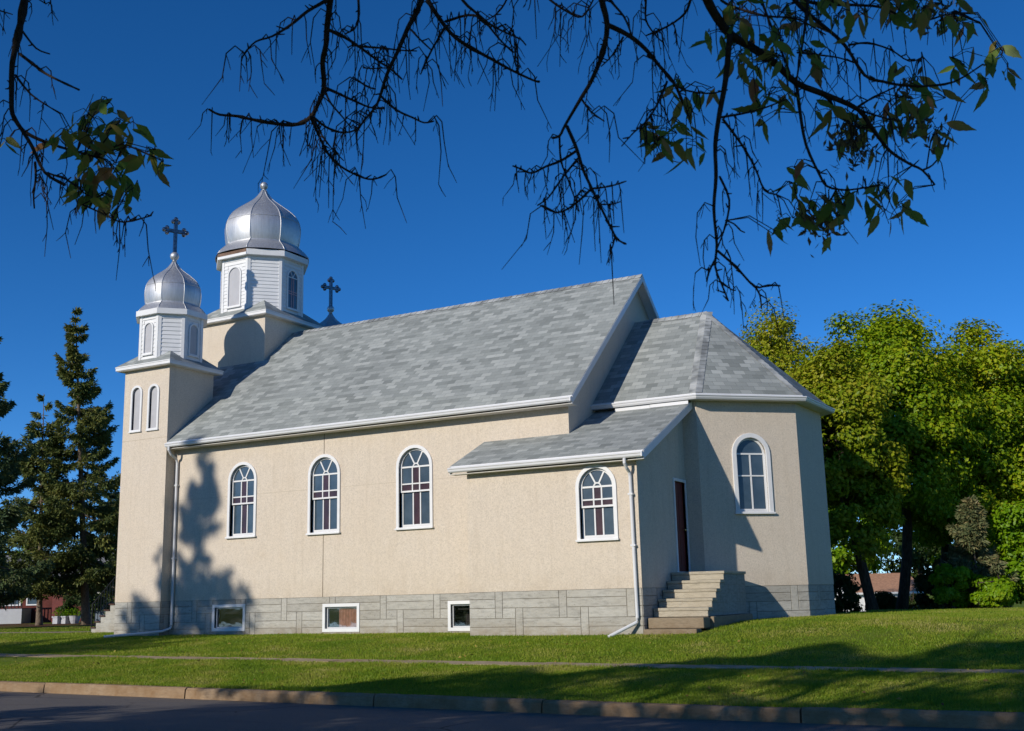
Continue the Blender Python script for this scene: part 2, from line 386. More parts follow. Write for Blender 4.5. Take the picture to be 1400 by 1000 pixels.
def grid_sheet(name, xs, ys, zf, mat, kind='structure', hole=None):
    X, Y = np.meshgrid(xs, ys); Z = zf(X, Y); nx, ny = len(xs), len(ys)
    V = np.stack([X.ravel(), Y.ravel(), Z.ravel()], 1)
    i = np.arange((nx-1)*(ny-1)); a = (i // (nx-1))*nx + i % (nx-1)
    F = np.stack([a, a+1, a+nx+1, a+nx], 1)
    o = fast_mesh(name, V, F, mat, smooth=True); o['kind'] = kind; return o
xs = np.concatenate([np.linspace(-900, -90, 14), np.linspace(-80, -22, 30), np.linspace(-20, 24, 111), np.linspace(26, 80, 28), np.linspace(100, 900, 14)])
ys = np.concatenate([[-10.3], np.linspace(-10.1, 12, 88), np.linspace(13, 80, 50), np.linspace(95, 900, 14)])
grid_sheet('ground', xs, ys, ground_z, 'lawn_soil')
# near side of the street
ys2 = np.concatenate([np.linspace(-300, -45, 8), np.linspace(-42, -23.0, 20)])
grid_sheet('verge', xs, ys2, lambda x, y: kerb_z(x) + .02 + 0*y + .1*sstep(-24, -30, y), 'lawn_soil')
grid_sheet('road', np.concatenate([[-900, -300, -120], np.linspace(-60, 40, 51), [120, 300, 900]]), np.linspace(-23.2, -10.38, 14),
           lambda x, y: kerb_z(x) - .165 + .07*np.sin(np.clip((y+23.2)/12.8, 0, 1)*math.pi), 'asphalt')
# kerb of cast lengths, with open joints
kb = MB(); jx = [-60, -50, -41.5, -33, -25.5, -18, -11.6, -5.25, -1.95, 1.72, 4.45, 7.9, 11.3, 15, 19, 23, 28, 34, 40]
rr = random.Random(3)
for a, b in zip(jx[:-1], jx[1:]):
    dy = rr.uniform(-.008, .008); dz = rr.uniform(-.006, .004); npart = max(2, int((b-a)/.35))
    prof = [(0, -10.43, -.30), (0, -10.405, .0-.03), (0, -10.375, .0), (0, -10.24, .004), (0, -10.24, -.30)]
    tt = np.linspace(a+.012, b-.012, npart+1)
    def ring(x): return [(x, q[1]+dy+rr.uniform(-.004, .004), kerb_z(x)+q[2]+dz+rr.uniform(-.004, .004)) for q in prof]
    rings = [ring(x) for x in tt]
    for r0, r1 in zip(rings[:-1], rings[1:]):
        for i in range(len(prof)):
            j = (i+1) % len(prof); kb.face([r0[i], r0[j], r1[j], r1[i]])
    kb.face(rings[0]); kb.face(rings[-1])
tag(kb.build('kerb', 'kerb_concrete', merge=True), kind='structure')
# sidewalk in slabs
sw = MB(); x = -60.0
while x < 40:
    b = x+1.45; z0 = float(walk_z(x+.7)); t_ = rr.uniform(-.01, .01); o_ = .012
    P = [(x+.01, -6.66, walk_z(x)+o_+t_), (b-.01, -6.66, walk_z(b)+o_-t_), (b-.01, -6.10, walk_z(b)+o_+.01), (x+.01, -6.10, walk_z(x)+o_+.02)]
    sw.face(P); low = [(p[0], p[1], p[2]-.2) for p in P]
    for i in range(4): sw.face([P[i], P[(i+1) % 4], low[(i+1) % 4], low[i]])
    x = b
tag(sw.build('sidewalk', 'walk_concrete'), kind='structure')
fw = MB()
for a in np.arange(-78, -20.6, 1.5):
    z = lambda x, y: float(ground_z(x, y))+.015
    fw.face([(a+.01, 3.9, z(a, 3.9)), (a+1.49, 3.9, z(a+1.49, 3.9)), (a+1.49, 5.4, z(a+1.49, 5.4)), (a+.01, 5.4, z(a+.01, 5.4))])
tag(fw.build('footpath', 'walk_concrete'), kind='structure')
grid_sheet('needle_litter', np.linspace(-62, -24, 39), np.linspace(8.5, 24, 16), lambda x, y: ground_z(x, y)+.01+.02*np.sin(x*1.3)*np.sin(y), 'mulch')

# ------------------------------------------------------------------ church
CH = thing('church', 'pale stucco church with silver onion domes and grey shingle roof on the lawn', 'church', (-6.5, 4.5, -.96))
XE, YC = 0.0, 4.509
T1W, T1E, TP, T1Z = -14.69, -12.86, .361, 6.86
ZB = -1.45
XWEST = -14.35

def arch_pts(s0, s1, z0, z1, n=14):
    """outline of a round-headed opening, counter-clockwise from lower left"""
    r_ = (s1-s0)/2; c_ = (s0+s1)/2; zs = z1-r_
    return [(s0, z0), (s1, z0)] + [(c_+r_*math.cos(math.pi*i/n), zs+r_*math.sin(math.pi*i/n)) for i in range(n+1)]
def rect_pts(s0, s1, z0, z1): return [(s0, z0), (s1, z0), (s1, z1), (s0, z1)]
def w3(O, t, n, s_, d, z): return (O[0]+t[0]*s_+n[0]*d, O[1]+t[1]*s_+n[1]*d, z)
def wall(mb, O, t, n, poly, holes=(), depth=.14, m=0):
    loops = [poly]+list(holes); pts = [p for l in loops for p in l]
    tri = tessellate_polygon([[Vector((a, b, 0)) for a, b in l] for l in loops])
    for q in tri: mb.face([w3(O, t, n, pts[i][0], 0, pts[i][1]) for i in q], m)
    for h in holes:
        for i in range(len(h)):
            a, b = h[i], h[(i+1) % len(h)]
            mb.face([w3(O, t, n, a[0], 0, a[1]), w3(O, t, n, b[0], 0, b[1]), w3(O, t, n, b[0], -depth, b[1]), w3(O, t, n, a[0], -depth, a[1])], m)
def ring(mb, O, t, n, outer, inner, d0, d1, m=0):
    """frame between two matching outlines, from depth d0 (back) to d1 (front)"""
    k_ = len(outer)
    for i in range(k_):
        j = (i+1) % k_
        A = lambda P, q, d: w3(O, t, n, P[q][0], d, P[q][1])
        mb.face([A(outer, i, d1), A(outer, j, d1), A(inner, j, d1), A(inner, i, d1)], m)
        mb.face([A(outer, i, d0), A(outer, j, d0), A(outer, j, d1), A(outer, i, d1)], m)
        mb.face([A(inner, i, d1), A(inner, j, d1), A(inner, j, d0), A(inner, i, d0)], m)
def fill(mb, O, t, n, poly, d, m=0): mb.face([w3(O, t, n, a, d, b) for a, b in poly], m)

def arched_window(root, O, t, n, s0, s1, z0, z1, style='nave', trim=.085, muntin='white_paint'):
    """s0..z1: outer edge of the white trim. Returns the hole outline for the wall."""
    h = (s0+trim, s1-trim, z0+.05, z1-trim)
    hole = arch_pts(*h)
    f = MB()
    ring(f, O, t, n, arch_pts(s0, s1, z0+.03, z1), hole, -.13, .035)
    fr = f.build('window', 'white_paint', root, bevel=.006)
    sl_ = MB(); sl_.obox(O, t, n, s0-.02, s1+.02, -.02, .075, z0-.01, z0+.035); sl_.build('sill', 'white_paint', fr, bevel=.006)
    a0, a1, b0, b1 = h; w = a1-a0; H = b1-b0; ri = w/2; spr = b1-ri; cx = (a0+a1)/2
    sa = MB(); dS = -.075                       # sash plane
    sw_ = .045 if style != 'tower' else .03
    def bar(x0, x1, y0, y1, d=.03, off=0.): sa.obox(O, t, n, x0, x1, dS-d/2+off, dS+d/2+off, y0, y1)
    pan = MB(); cp = MB(); dG = dS-.004
    if style == 'apse':
        ring(sa, O, t, n, arch_pts(a0, a1, b0, b1), arch_pts(a0+sw_, a1-sw_, b0+.07, b1-sw_), dS-.03, dS+.02)
        bar(a0+sw_, a1-sw_, spr-.02, spr+.02); zm = b0+.62*(spr-b0)
        bar(a0+sw_, a1-sw_, zm-.016, zm+.016); bar(cx-.018, cx+.018, b0+.07, spr-.02, .026)
        fill(pan, O, t, n, arch_pts(a0+.01, a1-.01, b0+.01, b1-.01), dG)
    else:
        mid = b0+.455*H if style == 'nave' else b0+.45*H
        # upper sash (a little proud of the lower one)
        up = arch_pts(a0, a1, mid-.022, b1); ui = arch_pts(a0+sw_, a1-sw_, mid+.022, b1-sw_)
        ring(sa, O, t, n, up, ui, dS-.02, dS+.025)
        lo = rect_pts(a0, a1, b0, mid-.022); li = rect_pts(a0+sw_+.012, a1-sw_-.012, b0+.075, mid-.022)
        ring(sa, O, t, n, lo, li, dS-.055, dS-.02)
        mw = .021
        c0, c1 = cx-.095*w, cx+.095*w
        zb = mid+.022+.085*H
        zt = spr+.0
        bar(a0+sw_, a1-sw_, zt-mw, zt+mw); bar(a0+sw_, a1-sw_, zb-mw*.8, zb+mw*.8, .028)
        for c_ in (c0-mw, c1+mw):
            bar(c_-mw*.8, c_+mw*.8, mid+.02, zt-mw, .024); bar(c_-mw*.8, c_+mw*.8, b0+.07, mid-.02, .024, -.035)
        rs = .085
        arc = [(cx+rs*math.cos(math.pi*i/8), zt+rs*math.sin(math.pi*i/8)) for i in range(9)]
        for p, q in zip(arc[:-1], arc[1:]):
            sa.bar(w3(O, t, n, p[0], dS, p[1]), w3(O, t, n, q[0], dS, q[1]), .034, .026, (n[0], n[1], 0))
        for an in (62, 118):
            ca, sn = math.cos(R(an)), math.sin(R(an)); rr_ = ri-sw_+.01
            sa.bar(w3(O, t, n, cx+rs*ca, dS, zt+rs*sn), w3(O, t, n, cx+rr_*ca, dS, zt+rr_*sn), .036, .025, (n[0], n[1], 0))
        # panes: clear, and the dark coloured cross of the middle lights
        top_l = [p for p in arch_pts(a0+.01, a1-.01, zt, b1-.01)]
        fill(pan, O, t, n, top_l, dG)
        for x0, x1 in ((a0+.01, c0-mw), (c1+mw, a1-.01)):
            fill(pan, O, t, n, rect_pts(x0, x1, zb, zt), dG); fill(cp, O, t, n, rect_pts(x0, x1, mid, zb), dG)
            fill(pan, O, t, n, rect_pts(x0, x1, b0+.02, mid), dG-.035)
        fill(cp, O, t, n, rect_pts(c0-mw, c1+mw, mid, zt), dG); fill(cp, O, t, n, rect_pts(c0-mw, c1+mw, b0+.02, mid), dG-.035)
    sa.build('sash', muntin, fr)
    pan.build('pane', 'frosted_glass', fr)
    if cp.f: cp.build('coloured_pane', 'maroon_glass', fr)
    return hole
def hole_of(s0, s1, z0, z1, trim=.085): return arch_pts(s0+trim, s1-trim, z0+.05, z1-trim)

def basement_window(root, O, t, n, s0, s1, z0, z1, curtain=False):
    fr_w = .085; f = MB()
    ring(f, O, t, n, rect_pts(s0, s1, z0, z1), rect_pts(s0+fr_w, s1-fr_w, z0+fr_w, z1-fr_w), -.13, .03)
    fr = f.build('basement_window', 'white_paint', root, bevel=.006)
    s_ = MB(); ring(s_, O, t, n, rect_pts(s0+fr_w, s1-fr_w, z0+fr_w, z1-fr_w), rect_pts(s0+fr_w+.035, s1-fr_w-.035, z0+fr_w+.035, z1-fr_w-.035), -.09, -.045)
    s_.build('sash', 'white_metal', fr)
    p = MB(); fill(p, O, t, n, rect_pts(s0+fr_w, s1-fr_w, z0+fr_w, z1-fr_w), -.07); p.build('pane', 'glass', fr)
    bb = MB(); fill(bb, O, t, n, rect_pts(s0-.2, s1+.2, z0-.3, z1+.3), -.45); bb.build('dark_backing', 'interior_dark', fr)
    if curtain:
        d = MB(); ns = 16; a0, a1 = s0+.38*(s1-s0), s1
        for i in range(ns):
            xa, xb = a0+(a1-a0)*i/ns, a0+(a1-a0)*(i+1)/ns; da = -.10-.03*(i % 2); db = -.10-.03*((i+1) % 2)
            d.face([w3(O, t, n, xa, da, z0), w3(O, t, n, xb, db, z0), w3(O, t, n, xb, db, z1), w3(O, t, n, xa, da, z1)])
        d.build('curtain', 'curtain', fr)
    return rect_pts(s0+fr_w, s1-fr_w, z0+fr_w, z1-fr_w)

def stone_base(root, O, t, n, length, ztop=0., zbot=ZB, holes=(), start=0.0, phase=0.0, holes_pts=()):
    """cast concrete base scored into long horizontal and short upright blocks"""
    bk = MB(); wall(bk, O, t, n, rect_pts(start, length, zbot, ztop), holes_pts, .13)
    P = 1.62; w_ = .19; g = .007; blocks = []
    k0 = int(math.floor((start-phase)/P))-1
    for k_ in range(k0, k0+int((length-start)/P)+4):
        u = phase+k_*P; l = u+.52; un = u+P; ln = l+P
        blocks += [(u, u+w_, -.60, 0.), (l, l+w_, -1.6, -.37), (u+w_, un, -.17, 0), (u+w_, un, -.37, -.17), (u+w_, l, -.60, -.37), (l+w_, un, -.575, -.37),
                   (l+w_, ln, -.79, -.60 if True else 0), (l+w_, ln, -1.6, -.79)]
        blocks[-2] = (l+w_, ln, -.79, -.60)
        blocks[-3] = (l+w_, un, -.60, -.37)
    fb = MB()
    def put(x0, x1, z0, z1):
        x0, x1 = max(x0, start), min(x1, length); z0, z1 = max(z0, zbot), min(z1, ztop-.001)
        if x1-x0 < .03 or z1-z0 < .03: return
        # cut round window openings
        for (a, b, c, d) in holes:
            if x0 < b and x1 > a and z0 < d and z1 > c:
                if x0 < a: put_(x0, a, z0, z1)
                if x1 > b: put_(b, x1, z0, z1)
                xa, xb = max(x0, a), min(x1, b)
                if z0 < c: put_(xa, xb, z0, c)
                if z1 > d: put_(xa, xb, d, z1)
                return
        put_(x0, x1, z0, z1)
    def put_(x0, x1, z0, z1):
        if x1-x0 < 2.5*g or z1-z0 < 2.5*g: return
        fb.obox(O, t, n, x0+g, x1-g, -.002, .012, z0+g, z1-g)
    for b in blocks: put(*b)
    w_o = bk.build('foundation', 'foundation_joint', root)
    fb.build('facing_blocks', 'foundation', w_o, bevel=.005)

tX, nS, tY, nE = (1, 0), (0, -1), (0, 1), (1, 0)
# --- nave, south wall
ONS = (0, 0)
nave_w = [(-10.75, -9.70, 1.68, 3.80), (-7.885, -6.805, 1.645, 3.785), (-5.0, -3.885, 1.637, 3.793)]
bas = [(-11.22, -10.02, -.86, -.13), (-7.362, -6.165, -.905, -.18), (-3.48, -2.28, -.91, -.18)]
nv = MB()
wall(nv, (0, -.015), tX, nS, [(T1E-.05, 0), (0, 0), (0, 4.45), (T1E-.05, 4.45)], [hole_of(*w) for w in nave_w])
nv.face([(T1E, -.015, 0), (0, -.015, 0), (0, .05, 0), (T1E, .05, 0)])
# east gable wall and west wall, north wall
sl_n = (8.713-4.543)/(YC+.378)
def roof_z(y): return 4.543+sl_n*((y if y < YC else 2*YC-y)+.378)
gz = lambda y: roof_z(y)-.09
nv.face([(0, -.015, 0), (0, 9.03, 0), (0, 9.03, gz(9.02)), (0, YC, gz(YC)), (0, -.015, gz(0))])
nv.face([(XWEST, 0, 0), (XWEST, 9.02, 0), (XWEST, 9.02, gz(9.02)), (XWEST, YC, gz(YC)), (XWEST, 0, gz(0))])
nv.face([(XWEST, 9.03, 0), (0, 9.03, 0), (0, 9.03, gz(9.02)), (XWEST, 9.03, gz(9.02))])
nave = nv.build('nave_wall', 'stucco', CH, merge=True)
for w in nave_w: arched_window(CH, (0, -.015), tX, nS, *w)
for i, w in enumerate(bas): basement_window(CH, (0, 0), tX, nS, *w, curtain=(i == 1))
stone_base(CH, (0, 0), tX, nS, 0.0, holes=bas, start=T1E, phase=-3.9, holes_pts=[rect_pts(a+.085, b-.085, c+.085, d-.085) for a, b, c, d in bas])
st2 = MB(); st2.box((XWEST, 8.9, ZB), (-.01, 9.0, 0)); st2.box((-.1, 0.02, ZB), (-.012, 9.0, 0)); st2.build('foundation', 'foundation', CH)
# joints in the stucco
jt = MB()
jt.box((-7.372, -.0195, 3.74), (-7.356, -.014, 4.40)); jt.build('expansion_joint', 'crack', CH); jt = MB(); jt.box((-7.372, -.0195, 0.0), (-7.356, -.014, 1.63)); jt.build('expansion_joint', 'crack', CH)
for a, b in ((T1E, -10.77), (-9.68, -7.91), (-6.78, -5.02), (-3.86, 0)): jt = MB(); jt.box((a, -.0175, 2.86), (b, -.014, 2.868)); jt.build('expansion_joint', 'faint_joint', CH)
# interior floor, dark, so that the windows show depth
fl = MB(); fl.box((XWEST+.1, .2, -.4), (-.1, 8.8, -.1)); fl.box((XWEST+.1, 2.2, -.1), (-.1, 2.3, 4.4)); fl.build('interior', 'interior_dark', CH)

# --- roofs
def slab(mb, pts, th=.07, uax=None, m_top=0, m_side=1, under=True):
    """planar roof sheet; uax = direction along the eave, courses run up the slope"""
    P = [np.array(p, float) for p in pts]
    nrm = np.zeros(3)
    for i in range(len(P)): nrm += np.cross(P[i], P[(i+1) % len(P)])
    nrm /= np.linalg.norm(nrm)
    if nrm[2] < 0: nrm = -nrm
    ua = np.array(uax, float); ua /= np.linalg.norm(ua); va = np.cross(nrm, ua)
    if va[2] < 0: va = -va
    tri = tessellate_polygon([[Vector((float(p@ua), float(p@va), 0)) for p in P]])
    zmin = min(p@va for p in P)
    for q in tri: mb.face([P[i] for i in q], m_top, [(float(P[i]@ua)+50, float(P[i]@va-zmin)) for i in q])
    dn = np.array([0, 0, -th])
    for i in range(len(P)):
        j = (i+1) % len(P); mb.face([P[i], P[j], P[j]+dn, P[i]+dn], m_side)
    if under:
        for q in tri: mb.face([P[i]+dn for i in q], m_side)
EV, OVE = 4.543, .285
XR0 = -14.4
rf = MB()
yn = 1.469
slab(rf, [(OVE, -.378, EV), (T1E+.01, -.378, EV), (T1E+.01, yn, roof_z(yn)), (XR0, yn, roof_z(yn)), (XR0, YC, 8.713), (OVE, YC, 8.713)], .06, (1, 0, 0))
slab(rf, [(OVE, 9.396, EV), (T1E+.01, 9.396, EV), (T1E+.01, 9.018-yn, roof_z(yn)), (XR0, 9.018-yn, roof_z(yn)), (XR0, YC, 8.713), (OVE, YC, 8.713)], .06, (1, 0, 0))
nroof = rf.build('nave_roof', ['shingle', 'white_metal'], CH, merge=False)
def ridge_cap(A, B, parent, w=.15):
    A = np.array(A, float); B = np.array(B, float); L = np.linalg.norm(B-A); d = (B-A)/L; side = np.cross(d, (0, 0, 1)); side /= np.linalg.norm(side)
    return A, B, L, d, side
def cap_pieces(mb, A, B, dz1, dz2, w=.16, step=.2, s1=None, s2=None):
    """overlapping cap shingles bent over a ridge or hip; dz = drop at each wing"""
    A, B, L, d, side = ridge_cap(A, B, None)
    s1 = side if s1 is None else np.array(s1, float); s2 = -side if s2 is None else np.array(s2, float)
    k_ = int(L/step)
    for i in range(k_):
        p = A+d*(i*step); q = A+d*((i+1)*step+.03); lift0 = np.array([0, 0, .024]); lift1 = np.array([0, 0, .010])
        mb.face([p+lift0, q+lift1, q+s1*w+lift1-np.array([0, 0, dz1*w]), p+s1*w+lift0-np.array([0, 0, dz1*w])])
        mb.face([p+lift0, q+lift1, q+s2*w+lift1-np.array([0, 0, dz2*w]), p+s2*w+lift0-np.array([0, 0, dz2*w])])
        mb.face([p+lift0, p+s1*w+lift0-np.array([0, 0, dz1*w]), p+s1*w-np.array([0, 0, dz1*w-.002]), p+np.array([0, 0, .002])])
rc = MB(); cap_pieces(rc, (OVE, YC, 8.713), (-12.3, YC, 8.713), sl_n, sl_n); rc.build('ridge_cap', 'ridge_cap', nroof, merge=False)
def gutter(root, A, B, outn, h=.10, d=.10, name='gutter', parent_name=None):
    """box gutter with a rolled lip along an eave; A, B at the roof edge"""
    o = np.array([outn[0], outn[1], 0.]); up = np.array([0, 0, 1.])
    g = MB()
    g.prism([up*.0, o*.012+up*.008, o*d+up*.012, o*(d+.014)+up*.0, o*(d+.012)-up*.022, o*(d-.004)-up*.03, o*(d-.012)-up*.075, o*(d-.038)-up*h, -o*.0-up*h], A, B)
    return g.build(name, 'white_metal', root, merge=True)
gut = -.085
gutter(nroof, (T1E+.03, -.378+.0, EV-.055), (OVE-.01, -.378, EV-.055), (0, -1))
# soffit and fascia boards
sf = MB(); sf.box((T1E+.02, -.37, EV-.20), (OVE-.03, -.02, EV-.185)); sf.build('soffit', 'soffit', nroof)
rk = MB()
for sgn in (1, -1):
    yy = lambda y: y if sgn > 0 else 2*YC-y
    A = (OVE, yy(-.378), EV-.075); B = (OVE, YC, 8.713-.075)
    rk.prism([(-.022, 0, .055), (.008, 0, .055), (.008, 0, -.125), (-.022, 0, -.125)], A, B)
    # raked soffit between wall and fascia
    rk.prism([(-OVE+.005, 0, -.012), (-.022, 0, -.012), (-.022, 0, -.03), (-OVE+.005, 0, -.03)], A, B)
rk.prism([(-.022, 0, .0), (.0065, 0, .0), (.0065, 0, -.10), (-.022, 0, -.10)], (OVE, -.378-.115, EV-.05), (OVE, -.37, EV-.05))
rk.build('rake_board', 'white_metal', nroof)

# --- downspouts
def downspout(root, path, w=.075):
    d = MB(); P = [np.array(p, float) for p in path]
    d.tube(P, w*.5, 10); 
    return d
def strap(d, p, m=0): d.box((p[0]-.055, p[1]-.045, p[2]-.02), (p[0]+.055, p[1]+.06, p[2]+.02), m)
d1 = downspout(CH, [(-12.70, -.43, 4.42), (-12.70, -.43, 4.30), (-12.70, -.33, 4.18), (-12.70, -.12, 4.06), (-12.70, -.075, 3.95), (-12.70, -.075, 2.0), (-12.70, -.075, -.66), (-12.715, -.10, -.76), (-12.80, -.30, -.83), (-13.0, -.62, -.865), (-13.75, -1.55, -.93)])
strap(d1, (-12.70, -.075, 3.3)); strap(d1, (-12.70, -.075, 1.2)); d1.build('downspout', 'white_metal', CH, smooth=False)

# --- chancel and apse
CS, XS = 1.638, 2.643
SE1 = (4.591, 3.427); E1 = (4.700, 5.560); NE1 = (XS+.08, 2*YC-CS); 
CZ = 4.593; ZR, XAP = 7.361, 2.113
path = [(-.02, CS), (XS, CS), SE1, E1, NE1, (-.02, 2*YC-CS)]
cw = MB(); aw = None
def edge(a, b):
    L = math.hypot(b[0]-a[0], b[1]-a[1]); t = ((b[0]-a[0])/L, (b[1]-a[1])/L); return L, t, (t[1], -t[0])
Lse, tse, nse = edge((XS, CS), SE1)
ap_win = (.862, 1.865, 1.706, 3.664)
def outset(a, d, t, n): return (a[0]+n[0]*d, a[1]+n[1]*d)
for i in range(len(path)-1):
    a, b = path[i], path[i+1]; L, t, n = edge(a, b)
    holes = [hole_of(*ap_win, trim=.11)] if i == 1 else []
    wall(cw, a, t, n, [(0, 0), (L, 0), (L, CZ-.12), (0, CZ-.12)], holes)
cw.build('chancel_wall', 'stucco', CH)
arched_window(CH, (XS, CS), tse, nse, *ap_win, style='apse', trim=.11)
for i in range(1, 4):
    a, b = path[i], path[i+1]; L, t, n = edge(a, b)
    ins = .022; a2 = (a[0]-n[0]*ins, a[1]-n[1]*ins)
    stone_base(CH, a2, t, n, L, phase=.35+.2*i)
ii = MB(); ii.box((.3, 4.4, -.3), (2.6, 4.6, 4.4)); ii.box((2.2, 2.9, -.4), (2.4, 6.2, 4.3)); ii.build('interior', 'interior_dark', CH)
# eave line, offset
def offset_path(pts, d):
    res = []
    for i in range(len(pts)):
        ns = []
        if i > 0: ns.append(edge(pts[i-1], pts[i])[2])
        if i < len(pts)-1: ns.append(edge(pts[i], pts[i+1])[2])
        if len(ns) == 1: res.append((pts[i][0]+ns[0][0]*d, pts[i][1]+ns[0][1]*d))
        else:
            k_ = d/(1+ns[0][0]*ns[1][0]+ns[0][1]*ns[1][1]); res.append((pts[i][0]+(ns[0][0]+ns[1][0])*k_, pts[i][1]+(ns[0][1]+ns[1][1])*k_))
    return res
ev = offset_path(path, .24)
AP = (XAP, YC, ZR)
cf = MB()
slab(cf, [(.0, ev[0][1], CZ), (*ev[1], CZ), AP, (.0, YC, ZR)], .06, (1, 0, 0))
slab(cf, [(*ev[1], CZ), (*ev[2], CZ), AP], .06, (ev[2][0]-ev[1][0], ev[2][1]-ev[1][1], 0))
slab(cf, [(*ev[2], CZ), (*ev[3], CZ), AP], .06, (ev[3][0]-ev[2][0], ev[3][1]-ev[2][1], 0))
slab(cf, [(*ev[3], CZ), (*ev[4], CZ), AP], .06, (ev[4][0]-ev[3][0], ev[4][1]-ev[3][1], 0))
slab(cf, [(*ev[4], CZ), (.0, ev[5][1], CZ), (.0, YC, ZR), AP], .06, (1, 0, 0))
croof = cf.build('chancel_roof', ['shingle', 'white_metal'], CH, merge=False)
hc = MB()
for e in (ev[1], ev[2]):
    A = np.array((e[0], e[1], CZ)); B = np.array(AP)
    # wings lie in the two adjoining roof planes
    i_ = ev.index(e); t1 = np.array([*edge(ev[i_-1], ev[i_])[1], 0.]); t2 = np.array([*edge(ev[i_], ev[i_+1])[1], 0.])
    cap_pieces(hc, A, B, 0, 0, w=.17, step=.19, s1=-t1, s2=t2)
cap_pieces(hc, AP, (.3, YC, ZR), .89, .89)
hc.build('ridge_cap', 'ridge_cap', croof, merge=False)
goff = offset_path(path, .24+.0)
gm = MB()
pr = [(.0, 0.), (.012, .008), (.11, .012), (.124, 0.), (.122, -.022), (.106, -.03), (.098, -.065), (.075, -.10), (0., -.10)]
gp = [offset_path(path, .24+q[0]) for q in pr]
for i in range(len(path)-1):
    for a in range(len(pr)):
        b = (a+1) % len(pr)
        gm.face([(*gp[a][i], CZ-.055+pr[a][1]), (*gp[a][i+1], CZ-.055+pr[a][1]), (*gp[b][i+1], CZ-.055+pr[b][1]), (*gp[b][i], CZ-.055+pr[b][1])])
gm.face([(*gp[a][0], CZ-.055+pr[a][1]) for a in range(len(pr))])
gm.build('gutter', 'white_metal', croof)
sm = MB(); o1 = offset_path(path, .235); o2 = offset_path(path, -.01)
for i in range(len(path)-1):
    sm.face([(*o1[i], CZ-.15), (*o1[i+1], CZ-.15), (*o2[i+1], CZ-.15), (*o2[i], CZ-.15)])
sm.build('soffit', 'soffit', croof)

# --- annex with the side door
AX0, AX1, AY = -2.027, 2.28, -1.418
AZ = 2.92; asl = (3.695-2.92)/(1.418+.244)
an_roof = lambda y: AZ+asl*(y-AY+.244)
aw_win = (.80, 1.788, 1.038, 2.72)
an = MB()
wall(an, (0, AY-.012), tX, nS, [(AX0, 0), (AX1, 0), (AX1, AZ-.02), (AX0, AZ-.02)], [hole_of(*aw_win)])
dy0, dy1, dzb, dzt = .744, 1.585, .36, 2.53
top = [(AY-.012, an_roof(AY)-.09), (CS+.1, an_roof(CS+.1)-.09)]
wall(an, (AX1, 0), tY, nE, [(AY-.012, 0), (CS+.1, 0), (CS+.1, an_roof(CS+.1)-.09), (AY-.012, an_roof(AY)-.09)], [rect_pts(dy0+.07, dy1-.07, dzb, dzt-.07)], .12)
an.face([(AX0, AY-.012, 0), (AX0, 0, 0), (AX0, 0, an_roof(0)-.09), (AX0, AY-.012, an_roof(AY)-.09)])
an.face([(AX0, AY-.012, 0), (AX1, AY-.012, 0), (AX1, AY+.05, 0), (AX0, AY+.05, 0)])
an.build('annex_wall', 'stucco', CH)
arched_window(CH, (0, AY-.012), tX, nS, *aw_win)
stone_base(CH, (0, AY), tX, nS, AX1-.012, start=AX0+.012, phase=-2.95)
stone_base(CH, (AX1-.012, 0), tY, nE, CS, start=AY, phase=-.6)
stb = MB(); stb.face([(AX0+.012, AY, ZB), (AX0+.012, 0, ZB), (AX0+.012, 0, 0), (AX0+.012, AY, 0)]); stb.build('foundation', 'foundation', CH)
ii = MB(); ii.box((AX0+.2, .3, -.5), (AX1-.3, .4, 3.2)); ii.build('interior', 'interior_dark', CH)
ar = MB(); AOX0, AOX1 = AX0-.331, AX1+.27; ye = AY-.244
slab(ar, [(AOX0, ye, AZ), (AOX1, ye, AZ), (AOX1, CS, an_roof(CS)), (.0, CS, an_roof(CS)), (.0, -.016, an_roof(-.016)), (AOX0, -.016, an_roof(-.016))], .06, (1, 0, 0))
aroof = ar.build('annex_roof', ['shingle', 'white_metal'], CH, merge=False)
gutter(aroof, (AOX0, ye, AZ-.055), (AOX1-.01, ye, AZ-.055), (0, -1))
sf = MB(); sf.box((AOX0+.02, ye+.01, AZ-.20), (AOX1-.03, AY-.015, AZ-.185)); sf.build('soffit', 'soffit', aroof)
rk = MB()
A = (AOX1, ye, AZ-.065); B = (AOX1, CS-.02, an_roof(CS-.02)-.065)
rk.prism([(-.022, 0, .05), (.008, 0, .05), (.008, 0, -.13), (-.022, 0, -.13)], A, B)
rk.prism([(-.27+.005, 0, -.012), (-.022, 0, -.012), (-.022, 0, -.03), (-.27+.005, 0, -.03)], A, B)
rk.prism([(-.022, 0, .0), (.0065, 0, .0), (.0065, 0, -.10), (-.022, 0, -.10)], (AOX1, ye-.115, AZ-.05), (AOX1, ye+.01, AZ-.05))
rk.build('rake_board', 'white_metal', aroof); rk = MB()
A = (AOX0, ye, AZ-.065); B = (AOX0, -.02, an_roof(-.02)-.065)
rk.prism([(-.006, 0, .05), (.022, 0, .05), (.022, 0, -.13), (-.006, 0, -.13)], A, B)
rk.prism([(.022, 0, -.012), (.326, 0, -.012), (.326, 0, -.03), (.022, 0, -.03)], A, B)
rk.build('rake_board', 'white_metal', aroof)
fs = MB(); fs.box((.62, CS-.262, an_roof(CS-.26)+.002), (1.55, CS-.25, CZ-.165)); fs.box((1.56, CS-.275, an_roof(CS-.26)+.004), (2.545, CS-.255, CZ-.165)); fs.build('flashing', 'white_metal', aroof)
d2 = downspout(CH, [(2.12, ye-.055, AZ-.16), (2.12, ye-.055, AZ-.26), (2.125, ye+.03, AZ-.36), (2.135, AY-.10, AZ-.44), (2.14, AY-.07, AZ-.54), (2.15, AY-.07, 1.0), (2.165, AY-.07, -.62), (2.15, AY-.10, -.72), (1.68, -1.95, -1.00)])
